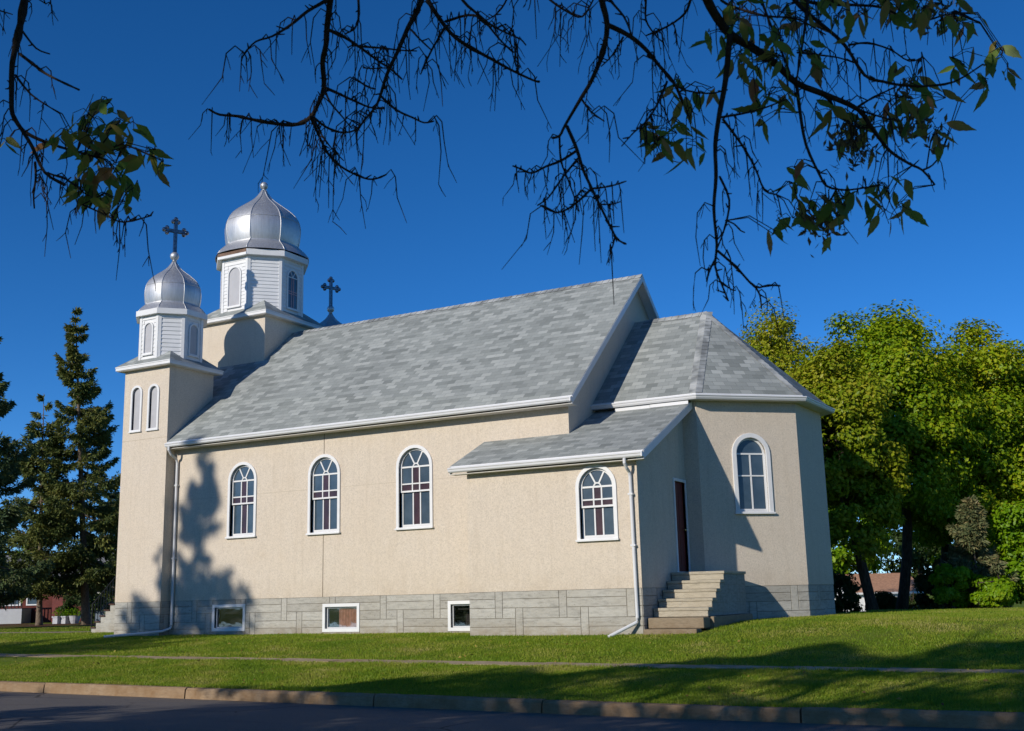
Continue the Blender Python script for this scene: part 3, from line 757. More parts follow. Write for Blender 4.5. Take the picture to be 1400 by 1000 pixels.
strap(d2, (2.15, AY-.07, .9)); strap(d2, (2.14, AY-.07, 2.0)); d2.build('downspout', 'white_metal', CH)
# door
O = (AX1, 0)
df = MB(); ring(df, O, tY, nE, rect_pts(dy0, dy1, dzb-.02, dzt), rect_pts(dy0+.07, dy1-.07, dzb, dzt-.07), -.12, .025)
drf = df.build('door', 'white_paint', CH, bevel=.005)
dl = MB(); dl.obox(O, tY, nE, dy0+.07, dy1-.07, -.10, -.055, dzb, dzt-.07)
for z0, z1 in ((dzb+.18, dzb+.85), (dzb+1.0, dzb+1.85)):
    for a, b in ((dy0+.15, dy0+.39), (dy0+.45, dy1-.15)): dl.obox(O, tY, nE, a, b, -.055, -.047, z0, z1)
dl.build('door_leaf', 'door_red', drf, bevel=.004)
hd = MB(); hd.ball((AX1-.005, dy1-.14, dzb+.98), .03); hd.tube([(AX1-.06, dy1-.14, dzb+.98), (AX1, dy1-.14, dzb+.98)], .012, 8); hd.build('handle', 'brass', drf, smooth=True)

# --- towers
def oct_ring(c, r_, z, off=22.5): return [(c[0]+r_*math.cos(R(off+45*i)), c[1]+r_*math.sin(R(off+45*i)), z) for i in range(8)]
def onion(root_part, c, zw, Rw, sc, tip_r=.018):
    """eight-sided onion dome; profile measured from the small one"""
    prof = [(1.225, -.715), (1.12, -.585), (1.0, -.475), (.955, -.435), (.945, -.40), (.962, -.34), (.985, -.22), (1.0, -.06), (1.0, .04), (.975, .17), (.93, .27), (.86, .38), (.76, .48), (.64, .575), (.53, .655), (.41, .74), (.30, .82), (.215, .90), (.15, .98), (.10, 1.05), (.06, 1.12)]
    d = MB(); rings = []
    for r_, z in prof: rings.append(oct_ring(c, r_*Rw, zw+z*sc))
    for a, b in zip(rings[:-1], rings[1:]):
        for i in range(8):
            j = (i+1) % 8
            # each sheet split in three with a slight belly
            pa, pb, qa, qb = map(np.array, (a[i], a[j], b[i], b[j])); cc = np.array([c[0], c[1], 0])
            def lerp(p, q, t):
                m_ = p+(q-p)*t; v = m_-cc; v[2] = 0; L = np.linalg.norm(v); return m_+v/max(L, 1e-6)*.055*np.linalg.norm(q-p)*math.sin(math.pi*t)
            ts = [0, .25, .5, .75, 1]
            for t0, t1 in zip(ts[:-1], ts[1:]): d.face([lerp(pa, pb, t0), lerp(pa, pb, t1), lerp(qa, qb, t1), lerp(qa, qb, t0)])
    o = d.build('dome', 'silver_metal', root_part, smooth=True, sharp=17)
    sm_ = MB()
    for i in range(8): sm_.tube([np.array(rg[i]) for rg in rings], .010*Rw+.005, 5)
    # horizontal lap of the sheets
    for zz, kr in ((.19*sc, .972),):
        rg = oct_ring(c, kr*Rw, zw+zz)
        for i in range(8):
            p, q = np.array(rg[i]), np.array(rg[(i+1) % 8]); pts = []
            for t in (0, .25, .5, .75, 1):
                m_ = p+(q-p)*t; v = m_-np.array([c[0], c[1], m_[2]]); v /= np.linalg.norm(v); pts.append(m_+v*(.055*np.linalg.norm(q-p)*math.sin(math.pi*t)))
            sm_.tube(pts, .006, 4)
    sm_.build('seam', 'silver_metal', o, smooth=True)
def finial(part, c, zb, rb):
    f = MB(); f.tube([(c[0], c[1], zb-.24), (c[0], c[1], zb-.10)], [.045, .03], 10); f.ball((c[0], c[1], zb), rb, nu=20, nv=14)
    f.tube([(c[0], c[1], zb-rb-.02), (c[0], c[1], zb-rb+.02)], [.07, .05], 12)
    return f.build('finial', 'silver_metal', part, smooth=True)
def cross(part, c, z0, z1, za, half, th, rr_=.03):
    x = MB(); d = np.array([math.cos(th), math.sin(th), 0]); n = np.array([-d[1], d[0], 0]); C_ = np.array([c[0], c[1], 0.])
    up = np.array([0, 0, 1.])
    x.bar(C_+up*z0, C_+up*(z1-.05), .10, .10, n); x.bar(C_+up*za-d*(half-.05), C_+up*za+d*(half-.05), .10, .09, n)
    for p, e, s_ in ((C_+up*z1, up, d), (C_+up*za-d*half, -d, up), (C_+up*za+d*half, d, up)):
        x.ball(p+e*.005, .072, nu=10, nv=7); x.ball(p-e*.085+s_*.082, .07, nu=10, nv=7); x.ball(p-e*.085-s_*.082, .07, nu=10, nv=7)
    x.ball(C_+up*za, .055, nu=10, nv=7)
    x.tube([C_+up*(z0-.02), C_+up*(z0+.08)], [.07, .04], 10)
    return x.build('cross', 'chrome', part)
def siding_face(mb, a, b, z0, z1, holes=None, lap=.125):
    L, t, n = edge(a, b); k_ = int(round((z1-z0)/lap)); lp = (z1-z0)/k_
    for i in range(k_):
        za, zb_ = z0+i*lp, z0+(i+1)*lp
        segs = [(0, L)]
        if holes:
            s0, s1, h0, h1 = holes
            if zb_ > h0 and za < h1: segs = [(0, s0), (s1, L)]
        for p, q in segs:
            mb.face([w3(a, t, n, p, .022, za), w3(a, t, n, q, .022, za), w3(a, t, n, q, .004, zb_), w3(a, t, n, p, .004, zb_)])
            mb.face([w3(a, t, n, p, .022, za), w3(a, t, n, q, .022, za), w3(a, t, n, q, .004, za), w3(a, t, n, p, .004, za)])
def skirt_roof(part, c, half, ov, ze, kslope, apo, brown=False):
    """low hipped skirt between the square tower and the octagon; runs on up to the diagonal faces"""
    rb = MB(); e = half+ov; inn = apo*.62
    zi = ze+kslope*(e-inn)
    q = [(-1, -1), (1, -1), (1, 1), (-1, 1)]
    for i in range(4):
        a, b = q[i], q[(i+1) % 4]
        slab(rb, [(c[0]+a[0]*e, c[1]+a[1]*e, ze), (c[0]+b[0]*e, c[1]+b[1]*e, ze), (c[0]+b[0]*inn, c[1]+b[1]*inn, zi), (c[0]+a[0]*inn, c[1]+a[1]*inn, zi)], .03, (b[0]-a[0], b[1]-a[1], 0))
    o = rb.build('skirt_roof', ['shingle', 'white_paint'], part, merge=False)
    f = MB(); h_ = .085
    f.box((c[0]-e+.012, c[1]-e+.012, ze-.03-h_), (c[0]+e-.012, c[1]+e-.012, ze-.031))
    f.build('fascia', 'white_paint', o)
    ss = MB(); ss.box((c[0]-e+.04, c[1]-e+.04, ze-.135), (c[0]+e-.04, c[1]+e-.04, ze-.03-h_-.002)); ss.build('soffit', 'soffit', o)
def blind_window(part, O, t, n, s0, s1, z0, z1, trim=.07, pd=-.045):
    f = MB(); inn = arch_pts(s0+trim, s1-trim, z0+.06, z1-trim)
    ring(f, O, t, n, arch_pts(s0, s1, z0+.02, z1), inn, -.05, .035); f.obox(O, t, n, s0-.015, s1+.015, -.02, .055, z0-.02, z0+.021)
    ff = f.build('blind_window', 'white_paint', part, bevel=.005)
    p = MB(); fill(p, O, t, n, inn, pd); p.build('panel', 'blind_panel', ff)
def tower(c, half, ztop, drum_top, apo, eave_R, zw, Rw, sc, zball, rball, z_eave, ground_part=True, holes_s=(), brown=False, south_open=True):
    tw = MB(); O = (c[0], c[1]-half)
    zb0 = 0.0 if ground_part else 4.0
    wall(tw, O, tX, nS, [(-half, zb0), (half, zb0), (half, ztop), (-half, ztop)], [arch_pts(s0+.07, s1-.07, z0+.06, z1-.07) for s0, s1, z0, z1 in holes_s], .05)
    x0, x1, y0, y1 = c[0]-half, c[0]+half, c[1]-half, c[1]+half
    tw.face([(x1, y0, zb0), (x1, y1, zb0), (x1, y1, ztop), (x1, y0, ztop)]); tw.face([(x0, y0, zb0), (x0, y1, zb0), (x0, y1, ztop), (x0, y0, ztop)])
    tw.face([(x0, y1, zb0), (x1, y1, zb0), (x1, y1, ztop), (x0, y1, ztop)]); tw.face([(x0, y0, zb0), (x1, y0, zb0), (x1, y1, zb0), (x0, y1, zb0)])
    part = tw.build('bell_tower', 'stucco', CH, merge=True)
    for h in holes_s: blind_window(part, O, tX, nS, *h)
    skirt_roof(part, c, half, .215, z_eave, .82, apo)
    # drum
    cr_ = apo/math.cos(R(22.5)); zb1 = ztop-.2
    ro = oct_ring(c, cr_, 0.); dr = MB()
    for i in range(8):
        a, b = ro[i], ro[(i+1) % 8]
        dr.face([(a[0], a[1], zb1), (b[0], b[1], zb1), (b[0], b[1], drum_top), (a[0], a[1], drum_top)])
    drum = dr.build('drum', 'white_paint', part)
    sd = MB()
    Wf = 2*apo*math.tan(R(22.5)); ww = Wf*.54; zc0 = ztop+.12*1+ (.30 if apo < 1.2 else .36); zc1 = drum_top-(.20 if apo < 1.2 else .30)
    for i in range(8):
        # corners run counter-clockwise, so outside lies to the right of a->b
        a, b = ro[i], ro[(i+1) % 8]; card = i in (1, 3, 5, 7)
        L, t, n = edge(a, b); hol = None
        if card: hol = (L/2-ww/2-.005, L/2+ww/2+.005, zc0, zc1-.0)
        siding_face(sd, a, b, ztop+.0, drum_top, hol)
        if card:
            # fill above the arch corners with a flat board behind the trim
            sd.obox(a, t, n, L/2-ww/2, L/2+ww/2, .001, .006, zc0, zc1)
            if not (apo > 1.2 and i == 7): blind_window(part, outset(a, .012, t, n), t, n, L/2-ww/2, L/2+ww/2, zc0, zc1, trim=.05, pd=-.003)
            else: tower_window(part, outset(a, .012, t, n), t, n, L/2-ww/2, L/2+ww/2, zc0, zc1)
    sd.build('siding', 'white_paint', drum, merge=False)
    cb = MB()
    for i in range(8):
        p = ro[i]; a, b = ro[i-1], ro[(i+1) % 8]
        for (e0, e1, s_) in ((a, p, 1), (p, b, 0)):
            L, t, n = edge(e0, e1)
            if s_: cb.obox(e0, t, n, L-.085, L+.012, .0, .03, ztop, drum_top-.001)
            else: cb.obox(e0, t, n, -.0, .085, .0, .029, ztop, drum_top-.001)
    cb.build('corner_board', 'white_paint', drum)
    # octagonal cornice
    co = MB(); h_ = .16 if apo < 1.2 else .185
    r1 = oct_ring(c, eave_R, drum_top-.005); r2 = oct_ring(c, eave_R, drum_top+h_); 
    for i in range(8):
        j = (i+1) % 8; brown_face = brown and i == 5
        co.face([r1[i], r1[j], r2[j], r2[i]], 1 if brown_face else 0)
    co.face(r1[::-1]); co.face(r2)
    if brown:
        a, b = r1[5], r1[6]; L, t, n = edge(a, b); co.obox(a, t, n, -.004, L+.004, .001, .012, drum_top-.02, drum_top+.07, 0)
    co.build('cornice', ['white_paint', 'weathered_wood'], drum)
    onion(part, c, zw, Rw, sc)
    finial(part, c, zball, rball)
    return part
def tower_window(part, O, t, n, s0, s1, z0, z1):
    f = MB(); inn = arch_pts(s0+.06, s1-.06, z0+.06, z1-.06)
    ring(f, O, t, n, arch_pts(s0, s1, z0+.02, z1), inn, -.01, .035); f.obox(O, t, n, s0-.015, s1+.015, 0, .055, z0-.02, z0+.021)
    ff = f.build('window', 'white_paint', part, bevel=.005)
    p = MB(); fill(p, O, t, n, inn, .006); p.build('pane', 'frosted_glass', ff)
    m = MB(); a0, a1, b0, b1 = s0+.06, s1-.06, z0+.06, z1-.06; c_ = (a0+a1)/2; r_ = (a1-a0)/2; sp = b1-r_; md = b0+.5*(sp-b0)
    for x in (c_-.05, c_+.05): m.obox(O, t, n, x-.011, x+.011, .008, .022, b0, sp)
    for z in (md-.04, md+.04): m.obox(O, t, n, a0, a1, .008, .021, z-.011, z+.011)
    m.build('muntin', 'pink_muntin', ff)
    m = MB(); m.obox(O, t, n, a0, a1, .008, .024, sp-.014, sp+.014)
    for an_ in (60, 120): m.bar(w3(O, t, n, c_, .015, sp), w3(O, t, n, c_+r_*math.cos(R(an_)), .015, sp+r_*math.sin(R(an_))), .02, .014, (n[0], n[1], 0))
    m.build('sash', 'white_paint', ff)

T1C = (-13.775, -TP+.915); T3C = (-13.775, 2*YC-T1C[1]); T2C = (-13.67, YC)
tw_s = [(-14.39+13.775, -13.92+13.775, 4.97, 6.378), (-13.683+13.775, -13.222+13.775, 4.965, 6.355)]
tower(T1C, .915, 6.86, 8.50, .905, 1.135, 9.345, .885, .97, 10.605, .138, 6.985, True, tw_s)
tower(T3C, .915, 6.86, 8.50, .905, 1.135, 9.345, .885, .97, 10.605, .138, 6.985, True, ())
tower(T2C, 1.395, 9.03, 11.22, 1.325, 1.63, 12.44, 1.335, 1.40, 14.185, .14, 9.165, False, (), True)
towers = [o for o in CH.children if o.name.startswith('bell_tower')]
cross(towers[0], T1C, 10.72, 11.82, 11.43, .355, R(64)); cross(towers[1], T3C, 10.72, 11.80, 11.43, .35, R(68))
# tower bases, joints
stone_base(CH, (T1W+.012, -TP+.012), tX, nS, 1.806, phase=.5)
stone_base(CH, (T1E-.012, -TP+.02), tY, nE, .37, phase=-.4)
tb = MB(); tb.box((T1W+.014, -TP+.05, ZB), (T1E-.05, 1.4, -.002)); tb.build('foundation', 'foundation', CH); tb = MB(); tb.box((T1W+.014, 7.6, ZB), (T1E-.05, 9.36, -.002)); tb.build('foundation', 'foundation', CH)
jt = MB(); jt.box((T1W+.001, -TP-.003, 4.712), (T1E-.001, -TP+.002, 4.724)); jt.build('expansion_joint', 'faint_joint', CH)

# --- concrete steps at the side door
ST = thing('side_steps', 'concrete steps with block sides below the red side door', 'steps', (2.95, .6, -.8))
X0, X1 = 2.30, 3.55
bl = MB(); bl.box((X0, .30, -.62), (X1-.03, 1.84, .268))
rz = .193
for i in range(1, 5): bl.box((X0, .30-.295*i, -.62), (X1-.03, .30-.295*(i-1), .268-rz*i))
bl.build('block_side', 'block_concrete', ST)
gr = MB()
for z in (.04, -.155, -.35, -.545):
    y0 = .30-.295*max(0, min(4, int((.235-z)/rz))); gr.box((X1-.032, y0+.01, z-.004), (X1-.0285, 1.835, z+.004))
for i_, y in enumerate((-.6, -.2, .2, .6, 1.0, 1.4)):
    for z0, z1 in ((.04, .23), (-.155, .04), (-.35, -.155), (-.545, -.35)):
        yy = y+(.2 if round(z0*100) in (4, -35) else 0)
        if yy > .32-.295*max(0, min(4, int((.235-z1+.02)/rz)+0)): gr.box((X1-.0315, yy-.004, z0+.005), (X1-.029, yy+.004, z1-.005))
gr.build('mortar_joint', 'foundation_joint', ST)
for i in range(0, 5):
    ya = .27-.295*i; yb = 1.868 if i == 0 else .30-.295*(i-1)
    t_ = MB(); zt_ = .335-rz*i
    t_.box((X0, ya, zt_-.065), (X1, yb, zt_)); 
    t_.box((X0+.005, ya+.018, zt_-rz+.002), (X1-.024, ya+.06, zt_-.066))
    t_.build('tread', 'step_concrete', ST, bevel=.012)
t_ = MB(); t_.box((X0-.0, -1.26, -.86), (X1+.0, -.85, -.635)); t_.box((X0+.02, -1.58, -1.05), (X1-.05, -1.27, -.86)); t_.build('lower_step', 'old_concrete', ST, bevel=.02)
t_ = MB(); t_.box((X1-.4, -.80, -.95), (X1+.07, 1.95, -.63)); t_.build('footing', 'old_concrete', ST, bevel=.015)
# --- front steps at the west door
FS = thing('front_steps', 'broad front steps with brown treads and a black railing beside the tower', 'steps', (-18, 4.5, -.96))
b = MB(); nst = 6; rs_ = .19; rn = .215; xb = -19.9
for i in range(nst): b.box((xb+rn*i, 3.4, -1.1), (xb+rn*(i+1), 5.8, -.96+rs_*(i+1)-.04))
b.box((xb+rn*nst, 3.4, -1.1), (-14.9, 5.8, -.96+rs_*nst-.04)); b.build('stair_block', 'foundation', FS)
for i in range(nst):
    tr = MB(); tr.box((xb+rn*i-.04, 3.36, -.96+rs_*(i+1)-.04), (xb+rn*(i+1), 5.84, -.96+rs_*(i+1))); tr.build('tread', 'brown_tread', FS)
rl = MB(); A = np.array([xb-.05, 3.45, -.96]); B = np.array([xb+rn*nst, 3.45, -.96+rs_*nst])
rl.tube([A, A+(0, 0, .98)], .025, 8); rl.tube([B, B+(0, 0, .95)], .025, 8); rl.tube([A+(0, 0, .95), B+(0, 0, .95), (-15, 3.45, B[2]+.95)], .022, 8)
for i in range(1, 10):
    p = A+(B-A)*i/10; rl.tube([p+(0, 0, .02), p+(0, 0, .95)], .009, 6)
for x in np.arange(-18.7, -15, .14): rl.tube([(x, 3.45, B[2]), (x, 3.45, B[2]+.95)], .009, 6)
rl.build('railing', 'black_metal', FS)

# ------------------------------------------------------------------ vegetation generators
def leaf_soup(P, Nrm, size, aspect=.55, fold=.25, droop=None, r=None):
    """one folded four-point leaf per row of P, facing about Nrm"""
    r = r or rng; n_ = len(P)
    Nn = Nrm+r.normal(0, .42, (n_, 3)); Nn /= np.linalg.norm(Nn, axis=1)[:, None]
    a = r.normal(0, 1, (n_, 3))
    if droop is not None: a += np.array([0, 0, -droop])
    a -= (a*Nn).sum(1)[:, None]*Nn; a /= np.linalg.norm(a, axis=1)[:, None]; b = np.cross(Nn, a)
    sz = (size*(.65+.7*r.random(n_)))[:, None] if np.isscalar(size) else size[:, None]
    base = P-a*sz*.5; tip = P+a*sz*.5; l = P+b*sz*aspect*.5+Nn*sz*fold*.5; rt = P-b*sz*aspect*.5+Nn*sz*fold*.5
    V = np.stack([base, rt, tip, l], 1).reshape(-1, 3); i = np.arange(n_)*4
    F = np.concatenate([np.stack([i, i+1, i+2], 1), np.stack([i, i+2, i+3], 1)]); return V, F
def trunk_path(a, b, bend, k_=7, r=None):
    a, b = np.array(a, float), np.array(b, float); P = []
    for i in range(k_+1):
        t = i/k_; P.append(a+(b-a)*t+np.array(bend)*math.sin(math.pi*t))
    return P
def broadleaf(name, label, cat, base, trunk_top, bend, r0, crown_c, crown_r, nleaf, leaf, lsize=.17, nclump=90, seed=1, group=None, limbs=12, clip=None, clump_r=(.12, .27), bark='bark', low=-.55):
    """tree or bush: tapered trunk, limbs reaching the leaf clumps, crown of separate small leaves"""
    r = np.random.default_rng(seed); base = np.array(base, float); C_ = np.array(crown_c, float); Rr = np.array(crown_r, float)
    root = thing(name, label, cat, tuple(base), group)
    # clump centres, mostly near the outside of the crown
    ctr = []
    while len(ctr) < nclump:
        d = r.normal(0, 1, 3); d /= np.linalg.norm(d)
        if d[2] < low: continue
        k_ = r.uniform(.22, 1.0)**.45; wob = 1+.08*math.sin(3*math.atan2(d[1], d[0])+seed)+.07*math.sin(5*d[2]+2*seed)
        ctr.append(C_+d*Rr*k_*wob*.88)
    ctr = np.array(ctr); cr_ = r.uniform(*clump_r, nclump)*Rr.mean()
    pick = r.integers(0, nclump, nleaf); d = r.normal(0, 1, (nleaf, 3)); d /= np.linalg.norm(d, axis=1)[:, None]
    rad = r.random(nleaf)**.5
    P = ctr[pick]+d*(cr_[pick]*rad)[:, None]*np.array([1.15, 1.15, .8])
    keep = P[:, 2] > base[2]+.15
    if clip is not None: keep &= clip(P)
    P, d = P[keep], d[keep]
    out = (P-C_)/Rr; nr = d*.6+out*.6+np.array([0, 0, .45])
    V, F = leaf_soup(P, nr, lsize, .62, .22, .6, r)
    fast_mesh('crown', V, F, leaf, root)
    tk = MB(); tt = np.array(trunk_top, float); path = trunk_path(base-(0, 0, .3), tt, bend)
    tk.tube(path, [r0*(1.25-.6*i/7) if i else r0*1.5 for i in range(8)], 10)
    order = np.argsort(-cr_)[:limbs]
    for q in order:
        s_ = path[int(r.integers(3, 8))]; e = ctr[q]; mid = (s_+e)/2+r.normal(0, .25, 3)+np.array([0, 0, .25])
        rr1 = r0*r.uniform(.28, .5)
        tk.tube([s_, s_+(mid-s_)*.5+r.normal(0, .08, 3), mid, (mid+e)/2+r.normal(0, .1, 3), e], [rr1, rr1*.85, rr1*.65, rr1*.45, rr1*.15], 6)
    tk.build('trunk', bark, root, smooth=True, merge=False)
    return root
def spruce(name, label, base, H, Rb, nwhorl, leaf, seed=1, group=None, bare=1.5, needle=.30, dens=1.0, droop=.25, lean=(0, 0), taper=.85, skip=0.1):
    """conifer: whorls of drooping boughs that turn up at the tip, each carrying hanging sprays of needles"""
    r = np.random.default_rng(seed); base = np.array(base, float); root = thing(name, label, 'tree', tuple(base), group)
    tk = MB(); top = base+np.array([lean[0], lean[1], H])
    tk.tube([base-(0, 0, .2)]+[base+(top-base)*t for t in (.02, .1, .3, .5, .7, .85, 1)], [.032*H*.65, .024*H*.62, .02*H*.6, .016*H*.6, .012*H*.6, .008*H*.6, .004*H*.6, .01], 9)
    Ps, Ds = [], []
    for w in range(nwhorl):
        f = (w+.5)/nwhorl; z = bare+(H-bare)*f; nb = int(r.integers(4, 8)) if f < .93 else 3
        L0 = Rb*((1-f)**taper)*(1-.35*max(0, .12-f)/.12)+.06
        for b_ in range(nb):
            if r.random() < skip: continue
            an = r.uniform(0, 2*math.pi); L = L0*r.uniform(.62, 1.18); dh = np.array([math.cos(an), math.sin(an), 0])
            p0 = base+(top-base)*(z/H); up = .30*f-droop*(1-f)*1.3+r.normal(0, .07)
            pts = []
            for t in np.linspace(0, 1, 7): pts.append(p0+dh*L*t+np.array([0, 0, L*(up*t-.16*math.sin(math.pi*t)+.16*t*t)]))
            tk.tube(pts, [max(.008, .012*L*(1-.85*t)) for t in np.linspace(0, 1, 7)], 4, cap=False)
            side = np.array([-dh[1], dh[0], 0]); m_ = int(dens*(26+46*L))
            t = r.random(m_)**.72; t = .10+.92*t
            Pm = np.array([np.interp(t, np.linspace(0, 1, 7), [q[i] for q in pts]) for i in range(3)]).T
            wd = (.04+.27*L*np.sin(np.clip(t, 0, 1)*math.pi*.80+.25)); sgn = r.uniform(-1, 1, m_)
            P = Pm+side*(wd*sgn)[:, None]+np.array([0, 0, 1.])*(-np.abs(sgn)*wd*.38-r.random(m_)*.16*L**.5+.03)[:, None]
            D = dh*.75+side*sgn[:, None]*.9+np.array([0, 0, -.45])+r.normal(0, .35, (m_, 3))
            Ps.append(P); Ds.append(D)
    P = np.concatenate(Ps); D = np.concatenate(Ds); D /= np.linalg.norm(D, axis=1)[:, None]; n_ = len(P)
    # each spray: three thin crossed slivers
    Vs, Fs = [], []; off = 0
    for k_ in range(3):
        Dk = D+r.normal(0, .42, (n_, 3)); Dk /= np.linalg.norm(Dk, axis=1)[:, None]
        q = np.cross(Dk, r.normal(0, 1, (n_, 3))); q /= np.linalg.norm(q, axis=1)[:, None]
        L = needle*(.6+.8*r.random(n_))[:, None]; wdt = .042*(.7+.6*r.random(n_))[:, None]*needle/.30
        V = np.stack([P, P+Dk*L*.55+q*wdt, P+Dk*L, P+Dk*L*.5-q*wdt], 1).reshape(-1, 3)
        i = np.arange(n_)*4+off; Fs.append(np.stack([i, i+1, i+2, i+3], 1)); Vs.append(V); off += n_*4
    fast_mesh('crown', np.concatenate(Vs), np.concatenate(Fs), leaf, root)
    tk.build('trunk', 'spruce_bark', root, smooth=True, merge=False); return root

gz_ = lambda p: float(ground_z(p[0], p[1]))
def on_ground(u, depth):
    p = ray_at(u, 830, depth); return np.array([p[0], p[1], gz_(p)])
# --- maples behind the apse
GM = 'maples behind the church'
def px_tree(name, label, u0, depth, cu_, v0, v1, hw, n, leaf, seed, bend=(0, 0, 0), r0=.25, frac=.45, **kw):
    b = on_ground(u0, depth); top = ray_at(cu_, v0, depth); bot = ray_at(cu_, v1, depth); c_ = (top+bot)/2
    rz_ = (top[2]-bot[2])/2; rx = hw*depth/FPX
    tt = b+(c_-b)*np.array([1, 1, 1.0]); tt[2] = b[2]+(c_[2]-b[2])*(1+frac*.4)
    return broadleaf(name, label, 'tree', b, tt, bend, r0, c_, (rx, rx*.95, rz_), n, leaf, seed=seed, group=GM, **kw)
px_tree('maple_tree', 'yellowing maple just right of the apse with a trunk leaning left', 1196, 36, 1146, 440, 805, 88, 56000, 'yellow_maple_leaf', 3, (-.1, 0, 0), .15, nclump=150, low=-.9, lsize=.14)
px_tree('maple_tree', 'tallest maple with yellow green crown and slanting dark trunk', 1228, 41, 1214, 396, 785, 120, 84000, 'maple_leaf', 4, (.5, 0, 0), .17, nclump=185, low=-.85, lsize=.15)
px_tree('maple_tree', 'broad green maple right of the tallest maple, straight dark trunk', 1290, 43, 1318, 402, 825, 128, 86000, 'maple_leaf', 5, (-.2, 0, 0), .17, nclump=190, low=-.9, lsize=.155)
px_tree('maple_tree', 'bushy green maple cut by the right edge of the photo', 1425, 43, 1414, 430, 835, 110, 64000, 'maple_leaf', 6, (0, 0, 0), .2, nclump=140, low=-.95, lsize=.155)
px_tree('maple_tree', 'farther yellowish maple peeping over the apse roof', 1075, 56, 1072, 408, 790, 104, 70000, 'yellow_maple_leaf', 7, (0, 0, 0), .22, nclump=130, lsize=.165)
# --- shrubs
def shrub(label, u, depth, v_top, hw, n, leaf, seed, lsize=.13, nclump=26, cat='bush', name='bush', group='bushes under the maples'):
    b = on_ground(u, depth); top = ray_at(u, v_top, depth)[2]; h = top-b[2]; rx = hw*depth/FPX
    return broadleaf(name, label, cat, b, b+(0, 0, h*.6), (0, 0, 0), .06, b+(0, 0, h*.48), (rx, rx*.9, h*.52), n, leaf, lsize, nclump, seed, group, limbs=10, clump_r=(.25, .42), low=-.95)
shrub('large light green bush at the right edge of the photo', 1414, 36, 668, 48, 15000, 'green_leaf', 21, nclump=44)
shrub('bright green bush left of the dull brownish conifer', 1304, 34.5, 762, 26, 9000, 'green_leaf', 22)
shrub('low green bush in front of the dull brownish conifer', 1362, 33.8, 784, 32, 10000, 'green_leaf', 23)
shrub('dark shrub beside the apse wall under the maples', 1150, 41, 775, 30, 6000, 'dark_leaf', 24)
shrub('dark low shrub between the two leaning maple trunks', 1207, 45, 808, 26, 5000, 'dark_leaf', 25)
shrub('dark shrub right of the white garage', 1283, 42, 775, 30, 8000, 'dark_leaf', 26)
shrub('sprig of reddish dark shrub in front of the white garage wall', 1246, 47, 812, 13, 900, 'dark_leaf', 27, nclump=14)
b = on_ground(1340, 35.6)
spruce('conifer_tree', 'dull brownish young conifer among the green bushes', b, 3.6, 1.25, 15, 'dull_needle', 31, None, .2, .19, 1.9, .12, skip=.2)
# --- spruces on the left, beyond the tower
GS = 'spruces left of the church'
def px_spruce(label, u, depth, v_top, Rb, nw, seed, leaf, **kw):
    b = on_ground(u, depth); t_ = ray_at(kw.pop('ut', u), v_top, depth); return spruce('spruce_tree', label, b, t_[2]-b[2], Rb, nw, leaf, seed, GS, lean=(t_[0]-b[0], t_[1]-b[1]), **kw)
px_spruce('tallest spruce, standing next to the tower, with a thin bare spire top', 119, 60, 420, 3.5, 31, 41, 'spruce_needle', bare=2.4, needle=.24, dens=1.55, taper=.95, skip=.28, ut=103)
px_spruce('shorter spruce left of the tallest spruce, with a pale trunk', 55, 60, 538, 3.0, 22, 42, 'spruce_needle', bare=2.3, needle=.24, dens=1.55, taper=.85, skip=.3, ut=60)
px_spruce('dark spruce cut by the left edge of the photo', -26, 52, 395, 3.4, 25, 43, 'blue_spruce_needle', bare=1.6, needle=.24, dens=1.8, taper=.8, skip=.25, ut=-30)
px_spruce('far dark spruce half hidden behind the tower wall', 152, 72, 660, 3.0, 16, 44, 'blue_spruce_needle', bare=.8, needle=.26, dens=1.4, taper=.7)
# --- distant trees closing the gaps
for i, (u, d, vt, hw, lab) in enumerate(((1160, 75, 650, 70, 'distant grey green tree seen between the maple trunk and the apse'), (1262, 85, 660, 75, 'distant tree above the brown garage roof'),
                                       (1350, 90, 660, 90, 'distant tree behind the conifer and bushes'), (1500, 90, 600, 110, 'distant tree beyond the right edge'), (20, 100, 740, 60, 'distant tree behind the red house'), (150, 110, 760, 60, 'distant tree behind the blue grey shed'))):
    b = on_ground(u, d); top = ray_at(u, vt, d)[2]; h = top-b[2]; rx = hw*d/FPX
    broadleaf('distant_tree', lab, 'tree', b, b+(0, 0, h*.6), (0, 0, 0), .2, b+(0, 0, h*.55), (rx, rx, h*.47), 9000, 'dark_leaf' if i % 2 else 'green_leaf', .34, 50, 60+i, 'distant trees', limbs=8, low=-.95)

